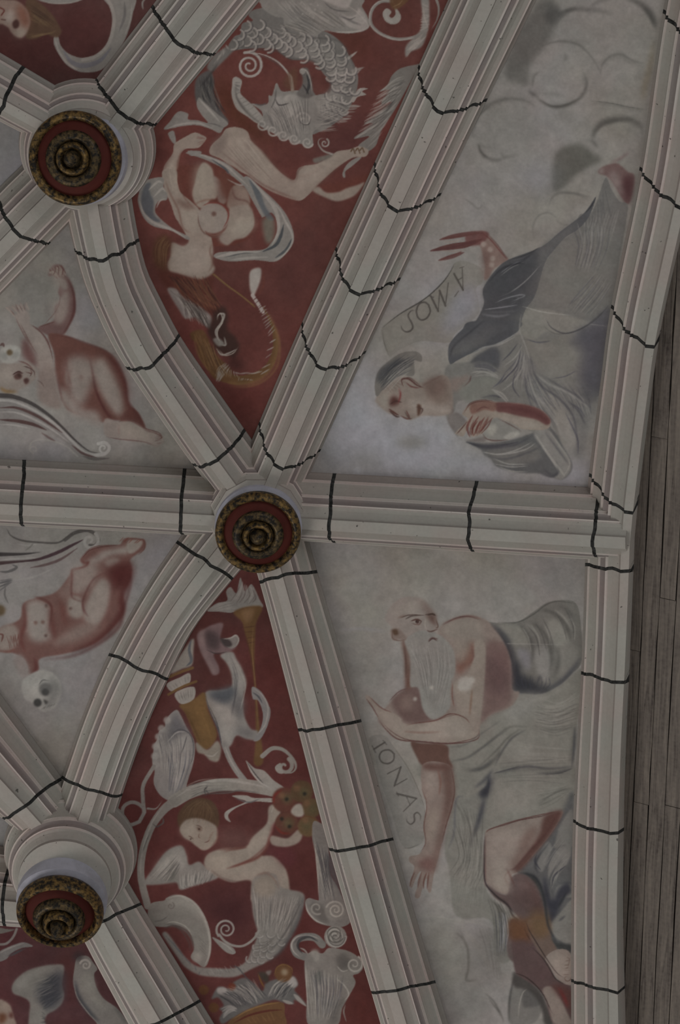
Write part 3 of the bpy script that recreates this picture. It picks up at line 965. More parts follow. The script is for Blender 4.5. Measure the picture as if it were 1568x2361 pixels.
CLIP[0] = PMASK['siren']
paint('''
@ 350 0 3.136
g 4b2618 40 .55 : 420 600 560 560 640 760 760 930 900 1060 700 1000 560 900 470 800
g 4a2418 50 .5 : 1300 280 1480 240 1560 330 1500 420 1380 340
g 3b2224 50 .4 : 1250 1000 1568 760 1568 1100 1300 1150 1000 1100
@ 300 400 3.136
g 3e2423 60 .4 : 1000 700 1300 400 1450 150 1400 500 1200 950 1050 900
g 47221f 60 .5 : 650 700 850 800 1000 1050 900 1300 700 1200
g 4c201d 50 .6 : 650 1540 1000 1510 900 1700 800 1850 720 1750

@ 350 0 3.136
o painted_dragon | grey scaly dragon curling above the siren
f m 4 1 : 480 480 430 520 400 480 450 400 520 350 560 330 600 350 560 400
f m 3 1 : 740 70 700 110 730 150 655 170 640 245 600 262 555 330 600 360 700 352 880 352 940 392 1020 432 1130 430 1190 460 1240 532 1285 580 1300 640 1270 690 1200 700 1160 660 1165 780 1150 960 1210 955 1290 915 1390 840 1440 760 1480 660 1492 560 1470 480 1425 400 1380 320 1300 250 1180 200 1000 140 860 60
f l 8 .9 : 900 330 1050 260 1200 300 1330 400 1400 540 1390 680 1330 800 1240 870 1230 720 1300 620 1270 540 1180 450 1040 410
k L d 58 1 : 590 330 760 300 960 330 1110 360 1230 430 1310 560 1310 680 1250 820 730 130 900 190 1100 230 1260 290 1380 400 1450 560 1430 700 1350 860
f l 3 1 : 835 -20 790 35 830 85 900 122 950 132 965 192 1060 232 1170 272 1250 222 1400 242 1520 228 1575 190 1560 120 1520 50 1480 -20
h 86817d 14 9 .7 8 : 900 10 1000 120 1180 240 1100 10 1180 90 1330 180
h d 10 8 .6 6 : 940 60 1040 160 1160 250 1040 40 1120 120 1240 200
c w 7 .7 2 : 1080 20 1110 60 1150 30 1180 70 1140 100 1200 40 1230 90 1170 130 1090 100
f 837d7a 4 1 : 1230 -20 1300 30 1400 60 1440 20 1430 -20
f 817b78 6 1 : 1340 90 1430 120 1480 100 1500 60 1560 150 1540 215 1440 200 1390 160
s d 8 .8 b : 1240 10 1320 70 1450 85
s d 8 .7 b : 1350 115 1430 140 1480 120
s 8a8582 9 .8 b : 1260 225 1400 235 1520 222 1565 190
h L 8 10 .8 8 : 450 470 490 400 560 350 540 320
h w 12 5 .8 6 : 1400 440 1450 390 1420 430 1490 370
h L 14 8 .8 8 : 1420 760 1510 760 1340 890 1410 885
f L 3 1 : 1470 680 1500 640 1565 640 1520 660 1550 685 1490 700 1460 740 1440 720
h L 9 8 .8 8 : 1440 500 1540 480 1440 560 1500 520
f l 3 1 : 870 690 900 600 930 650 960 662 1060 655 1110 700 1180 690 1280 680 1250 760 1280 830 1220 910 1165 960 1165 1045 1120 1062 1080 1040 1030 1035 985 1010 930 1000 880 965 830 940 765 895 800 850 790 800 720 750 790 760 840 745 845 690
f w 6 .8 : 960 700 1040 690 1070 770 1000 850 950 820
f 85807d 8 .7 : 890 700 950 710 940 790 880 780
s d 10 .7 b : 900 640 890 720 860 790
h d 9 9 .6 8 : 820 800 870 930 1000 820 1040 990
h L 9 7 .8 8 : 850 780 890 920 1010 850 1060 980
f L 3 1 : 585 570 610 555 645 575 652 600 640 670 690 725 750 780 810 860 765 892 690 842 612 785 577 690 580 620
h d 6 5 .7 3 : 598 600 640 600 605 640 640 670
s 504c48 16 .5 b 6 : 600 690 660 770 740 850
s d 12 .8 b : 740 750 790 760 830 745
f 55514f 4 1 : 1070 505 1120 490 1140 530 1158 600 1162 690 1110 712 1050 680 1085 620 1090 560
s K 24 .7 b : 1120 540 1140 600 1120 680
s w 9 .9 b : 1068 510 1100 500 1130 530 1150 600 1160 680
c L 22 .9 4 : 1090 515
s 87827f 18 1 e : 1015 650 1000 580 985 530 920 455 840 408 760 385 690 380
q 87827f 20 100 2.1 250 : 705 475
s d 6 .7 b : 960 510 890 450 800 405 720 395
q w 16 58 1.3 200 : 1100 868
f 5a3a2c 8 .8 : 1000 510 1050 500 1040 640 980 640 950 600
s 6d5c50 20 .8 e : 1020 650 1010 560 985 525
q w 13 42 1.4 20 : 800 902 875 945 950 978 1030 1005 1125 1030
h L 10 6 .8 6 : 1180 950 1340 940 1180 900 1290 890
h w 9 14 .5 14 : 1180 720 1200 800 1340 760 1310 860
- 
o painted_tail_leaf | white forked leaves under the dragon at the siren's back
f 4a4747 5 1 : 330 560 420 510 450 600 440 700 500 800 555 885 480 900 400 860 330 760 310 650
h 2f2d2e 9 9 .7 10 : 350 560 370 740 430 540 430 760
h 625f5d 8 6 .7 10 : 340 600 380 760 420 600 470 800
f l 2 1 : 340 705 390 750 470 820 552 890 520 925 490 962 430 935 330 905 220 912 90 936 130 880 190 808 262 822 262 862 330 870 405 888 360 830 325 765
s w 16 .9 b : 345 720 420 800 490 880
s w 14 .8 b : 110 930 200 900 330 890 440 930
s d 8 .7 b : 400 890 460 900 520 925
f l 2 1 : 120 960 160 950 175 1040 150 1030 125 990
@ 700 0 3.136
o painted_plume | grey feathered plume held beside the long straight rib
f 625e5b 3 1 : 800 470 700 495 640 545 605 615 548 662 625 650 560 748 645 738 545 825 438 892 505 895 362 1000 475 985 395 1055 440 1102 520 1055 560 950 650 810 720 690 790 560 840 470
h w 12 10 .8 8 : 560 655 660 580 720 545 370 995 480 940 570 880
h 85807d 8 9 .7 8 : 580 740 680 640 740 590 450 1080 530 1010 580 940
h 4a4746 8 8 .6 8 : 600 700 690 620 740 560 440 960 540 900 620 820
s l 22 1 n : 640 10 560 12 505 55 482 120 495 185 560 245 670 282 800 268 890 215
s w 9 .9 n : 640 6 560 6 500 50 476 120 490 190 560 250 680 288 800 272
f L 3 1 : 655 40 702 110 690 160 640 176 590 150 572 95 600 60 635 85 620 115 640 130 665 100
s w 9 .9 b : 590 80 605 140 650 165
g 5e3f28 6 .9 : 630 -10 760 -10 690 60 640 60
s 74573a 8 .8 b : 640 50 690 30 720 -5
f l 4 1 : 850 -20 900 -20 910 60 905 190 860 330 780 372 740 412 738 340 790 275 845 215 858 110
h w 10 12 .7 8 : 860 30 900 50 840 220 910 200
h w 10 8 .7 8 : 745 370 830 300 800 360 890 260
s l 20 1 e : 955 -20 978 60 965 140 920 220
o painted_siren | upside-down siren with a bare torso and a blank pale face
@ 350 0 3.136
f F 3 1 : 500 985 540 930 620 920 690 950 722 1022 800 1090 880 1190 950 1260 1030 1300 1055 1225 1100 1200 1200 1182 1300 1120 1350 1092 1430 1080 1500 1058 1565 1085 1545 1132 1450 1142 1330 1222 1220 1322 1130 1412 1070 1450 980 1430 860 1382 760 1322 700 1272 600 1220 500 1150 420 1112 432 1050
f 625752 14 .7 : 440 1040 500 985 560 960 540 1040 500 1120 440 1110
f 857a71 16 .7 : 560 1000 680 1000 760 1120 880 1260 800 1280 650 1180 560 1110
f 625049 14 .7 : 660 1040 720 1050 700 1090
s 5b3d35 10 .8 b 6 : 700 1000 800 1095 890 1200 1000 1290 1040 1290
s 5b3d35 12 .7 b 8 : 1060 1280 1140 1260 1240 1200
s 5a3a33 12 .8 b 4 : 1130 1410 1220 1325 1330 1228 1440 1150
s 6a4a40 14 .6 b 8 : 760 1320 900 1390 1000 1430 1070 1448
f 857a72 14 .7 : 1100 1220 1250 1180 1350 1130 1300 1200 1180 1290 1080 1390 1060 1330
s 4a3524 9 .9 : 1440 1095 1455 1075 1470 1110
s 4a3524 9 .9 : 1475 1090 1490 1072 1505 1108
s 4a3524 9 .9 : 1508 1085 1522 1070 1535 1100
f 5c3028 10 1 : 1210 1345 1300 1320 1420 1300 1530 1265 1600 1262 1600 1330 1500 1370 1440 1400 1360 1410 1260 1400
f F 4 1 : 1165 1380 1205 1350 1262 1392 1350 1388 1410 1360 1480 1340 1540 1320 1480 1400 1430 1432 1340 1455 1260 1430
f 5b544f 4 1 : 1165 1150 1230 1130 1310 1110 1290 1140 1190 1180
s L 14 .9 e : 1305 1115 1240 1090 1205 1040 1215 1005 1260 1000
q L 12 34 1.2 -60 : 1250 1035
f l 3 1 : 1515 1140 1450 1200 1400 1240 1400 1280 1385 1282 1380 1250 1410 1190 1470 1145
f F 3 1 : 165 1040 250 985 310 958 360 975 395 1000 360 1050 330 1070 250 1075 212 1110 200 1160 190 1240 200 1330 222 1400 290 1480 300 1600 190 1600 140 1480 108 1400 80 1280 90 1200 150 1110
f 867b72 10 .8 : 100 1230 140 1150 180 1180 180 1300 200 1400 140 1400 100 1310
h 6b4740 8 4 .7 6 : 320 985 390 1000 330 1050 390 1020
s 5a3028 12 .8 b 6 : 240 1075 205 1130 196 1240 210 1350 260 1450
f 4a2420 14 .8 : 40 1090 100 1080 140 1110 90 1200 70 1260 40 1200
g 6b3428 20 .6 : 200 1150 240 1240 230 1330 200 1280
@ 300 400 3.136
f 5b2f27 6 1 : 340 -30 500 -60 720 -60 850 60 890 250 900 380 860 470 720 520 560 520 430 460 360 380 350 200
f F 3 1 : 235 -20 335 -20 340 60 360 130 450 210 500 262 540 340 545 430 590 470 580 560 480 560 420 470 380 400 345 340 340 280 290 200 250 110
f 81776e 10 .9 : 370 260 440 245 480 300 510 400 440 430 370 350
f 5d4037 10 .7 : 330 180 400 210 460 240 420 260 360 230
f 7d7269 5 1 : 470 60 490 -20 530 -80 590 -40 610 40 640 120 620 180 580 190 530 250 480 230 450 150
f 6f5f57 6 .9 : 600 20 660 60 700 170 680 220 640 200 620 120
f 5c352b 8 .9 : 640 -20 720 20 740 120 720 200 660 130
f 6d5a50 5 1 : 745 90 840 110 862 240 740 262 700 220
f 786c64 5 1 : 715 270 740 240 860 230 900 320 895 395 840 460 760 480 700 520 650 480 660 440 700 380
f 857b72 14 .8 : 790 330 880 330 890 390 820 440 770 420
s 5a2a24 12 .8 b 6 : 880 240 905 320 895 400 830 472 740 500
c 74675f 112 1 8 : 600 322
c 81766e 60 .6 40 : 570 360
c 5c4038 18 .9 8 : 606 292
s 6b2f28 11 .9 b : 520 235 580 212 660 222 708 275 705 335 670 400
s 5c4038 10 .7 b : 490 290 500 370 545 440 620 460 690 430
f 6e5f57 8 .7 : 640 440 720 430 700 500 650 500
f F 5 1 : 430 462 500 440 568 455 600 540 595 640 612 690 575 742 500 768 420 748 350 725 285 705 268 655 292 595 300 500 380 525 420 500
f 807369 16 .7 : 330 560 450 520 560 560 560 680 450 720 340 680
s 6b5348 10 .6 b 5 : 600 560 585 640 612 690 570 745
o painted_hair | loose reddish brown hair falling from the siren's face
f 4f3022 10 1 : 300 495 250 440 190 470 160 560 180 660 260 740 290 790 270 700 270 620
h 6a4a30 8 9 .6 10 : 250 440 190 520 190 640 290 500 270 560 260 700
f 4e2720 8 .95 : 200 700 290 715 420 750 520 770 600 740 600 860 640 960 690 1010 560 1010 440 900 320 860 240 800
h 6b3a28 12 14 .6 16 : 300 740 380 860 540 1000 560 770 590 880 640 1000
h 2f1d1c 12 12 .7 16 : 260 730 340 820 430 930 560 780 600 880 680 990
f 6d6866 4 .9 : 270 830 340 840 400 930 470 960 530 980 590 1040 580 1120 540 1100 480 1040 400 1050 350 980 300 900
h w 12 12 .7 12 : 290 850 360 930 400 1040 500 960 540 1030 580 1120
h 3d3534 10 9 .7 12 : 300 850 380 940 410 1030 510 950 560 1040 570 1110
h 6e4030 9 8 .7 10 : 430 880 520 940 620 990 470 840 560 900 640 960
o painted_drapery | billowing white scarf around the siren's torso
f l 2 1 : 62 150 95 60 232 28 242 100 270 150 262 192 205 200 180 262 205 312 300 392 425 458 410 478 300 415 170 382 100 322 60 222
f 45464a 6 .9 : 80 170 110 80 150 70 140 130 170 200 170 290 220 350 140 330 90 260
s w 18 .9 b : 135 120 200 60 235 70
s w 18 .9 b : 170 170 230 110 255 130
s w 20 .9 b : 70 200 100 290 180 360 300 405 400 465
s w 12 .8 b : 190 250 215 200 260 180
f l 2 1 : 690 -10 790 40 850 20 940 100 1052 202 1132 302 1180 420 1176 500 1132 572 1052 636 900 626 720 636 608 605 642 570 800 560 960 550 1020 502 1060 432 1064 352 1020 282 955 312 900 202 860 102
f 46484b 6 .9 : 860 40 930 110 980 240 1040 330 1000 340 960 280 900 160
f 5d5f55 8 .8 : 960 330 1040 340 1040 460 1000 510 970 460
s w 26 .9 b : 860 30 950 130 1040 240 1070 340 1068 430 1020 530
s 36383b 24 .9 b : 1110 370 1090 450 1050 520 960 565
s 36383b 20 .8 b : 1170 470 1130 550 1050 610
s w 16 .9 b : 980 150 1080 260 1120 340 1172 440 1168 510 1110 590 1040 632
s w 14 .8 b : 700 40 780 80 850 90 890 180 940 290
s w 22 .9 b : 620 605 760 575 940 565
s 3c3d3f 7 .9 b : 680 608 800 580 900 572
s w 16 .8 b : 730 625 860 610 1000 605
@ 350 0 3.136
s l 48 1 b : 250 1105 380 1135 520 1195 610 1265 690 1340 740 1440 800 1568
s w 16 .9 b : 260 1100 390 1130 530 1195 620 1275 700 1350
s 3d3f42 14 .9 b : 430 1150 530 1220 560 1260
f l 3 1 : 262 1090 355 1095 345 1120 280 1125
o painted_serpent | golden horn-like serpent tail with a white club at the foot of the siren field
@ 300 400 3.136
s 604529 11 1 n : 600 728 700 810 800 880 900 962
s 7a5d38 4 .8 n : 610 730 720 820 890 950
s 5a3028 16 .9 b : 930 880 965 800 960 700
f 857f7b 4 1 : 865 720 890 690 945 688 942 770 912 850 892 885 870 850 862 780
s 8a827f 26 1 n : 885 880 930 950 960 1000
h 4a2422 7 5 .9 4 : 890 920 930 890 940 1010 980 970
s 5a3d24 76 1 i : 960 960 1010 1060 1045 1160 1048 1280 1000 1400 900 1470 780 1495 680 1470
s 6f5030 30 .7 b 10 : 1010 1020 1060 1160 1062 1280 1010 1420 900 1510 760 1520 640 1480
h w 9 9 .9 5 : 930 990 985 960 1000 1180 1050 1120
h w 8 5 .9 5 : 1000 1240 1050 1210 940 1460 1010 1420
h w 7 9 .8 5 : 900 1450 960 1430 740 1440 790 1450
f 5a3c24 6 1 : 440 1150 520 1130 560 1180 590 1260 640 1330 700 1380 740 1440 720 1500 620 1490 560 1420 500 1330 480 1230 445 1200
h 785434 10 12 .7 10 : 470 1160 520 1280 560 1420 580 1230 620 1340 690 1440
h w 11 6 .8 8 : 620 1500 640 1430 690 1370 650 1510 670 1450 720 1390
f 33211d 8 1 : 610 1000 680 960 710 1040 700 1120 760 1180 790 1260 750 1340 700 1310 640 1300 600 1230 560 1140 590 1060
s 7d7873 16 .9 b : 630 1060 640 1020 680 1020 660 1080 620 1140 640 1200 680 1230
s 837e79 12 .9 b : 620 1260 660 1310 710 1300 770 1270
s 77726d 14 .9 b : 680 1180 690 1240 640 1230
f 6b6763 6 .9 : 600 1200 640 1190 680 1230 640 1250
g 2f1a18 20 .9 : 700 1330 780 1350 830 1390 780 1420 720 1400
h w 7 7 .7 3 : 780 1500 790 1470 880 1490 890 1500
''', 'siren')

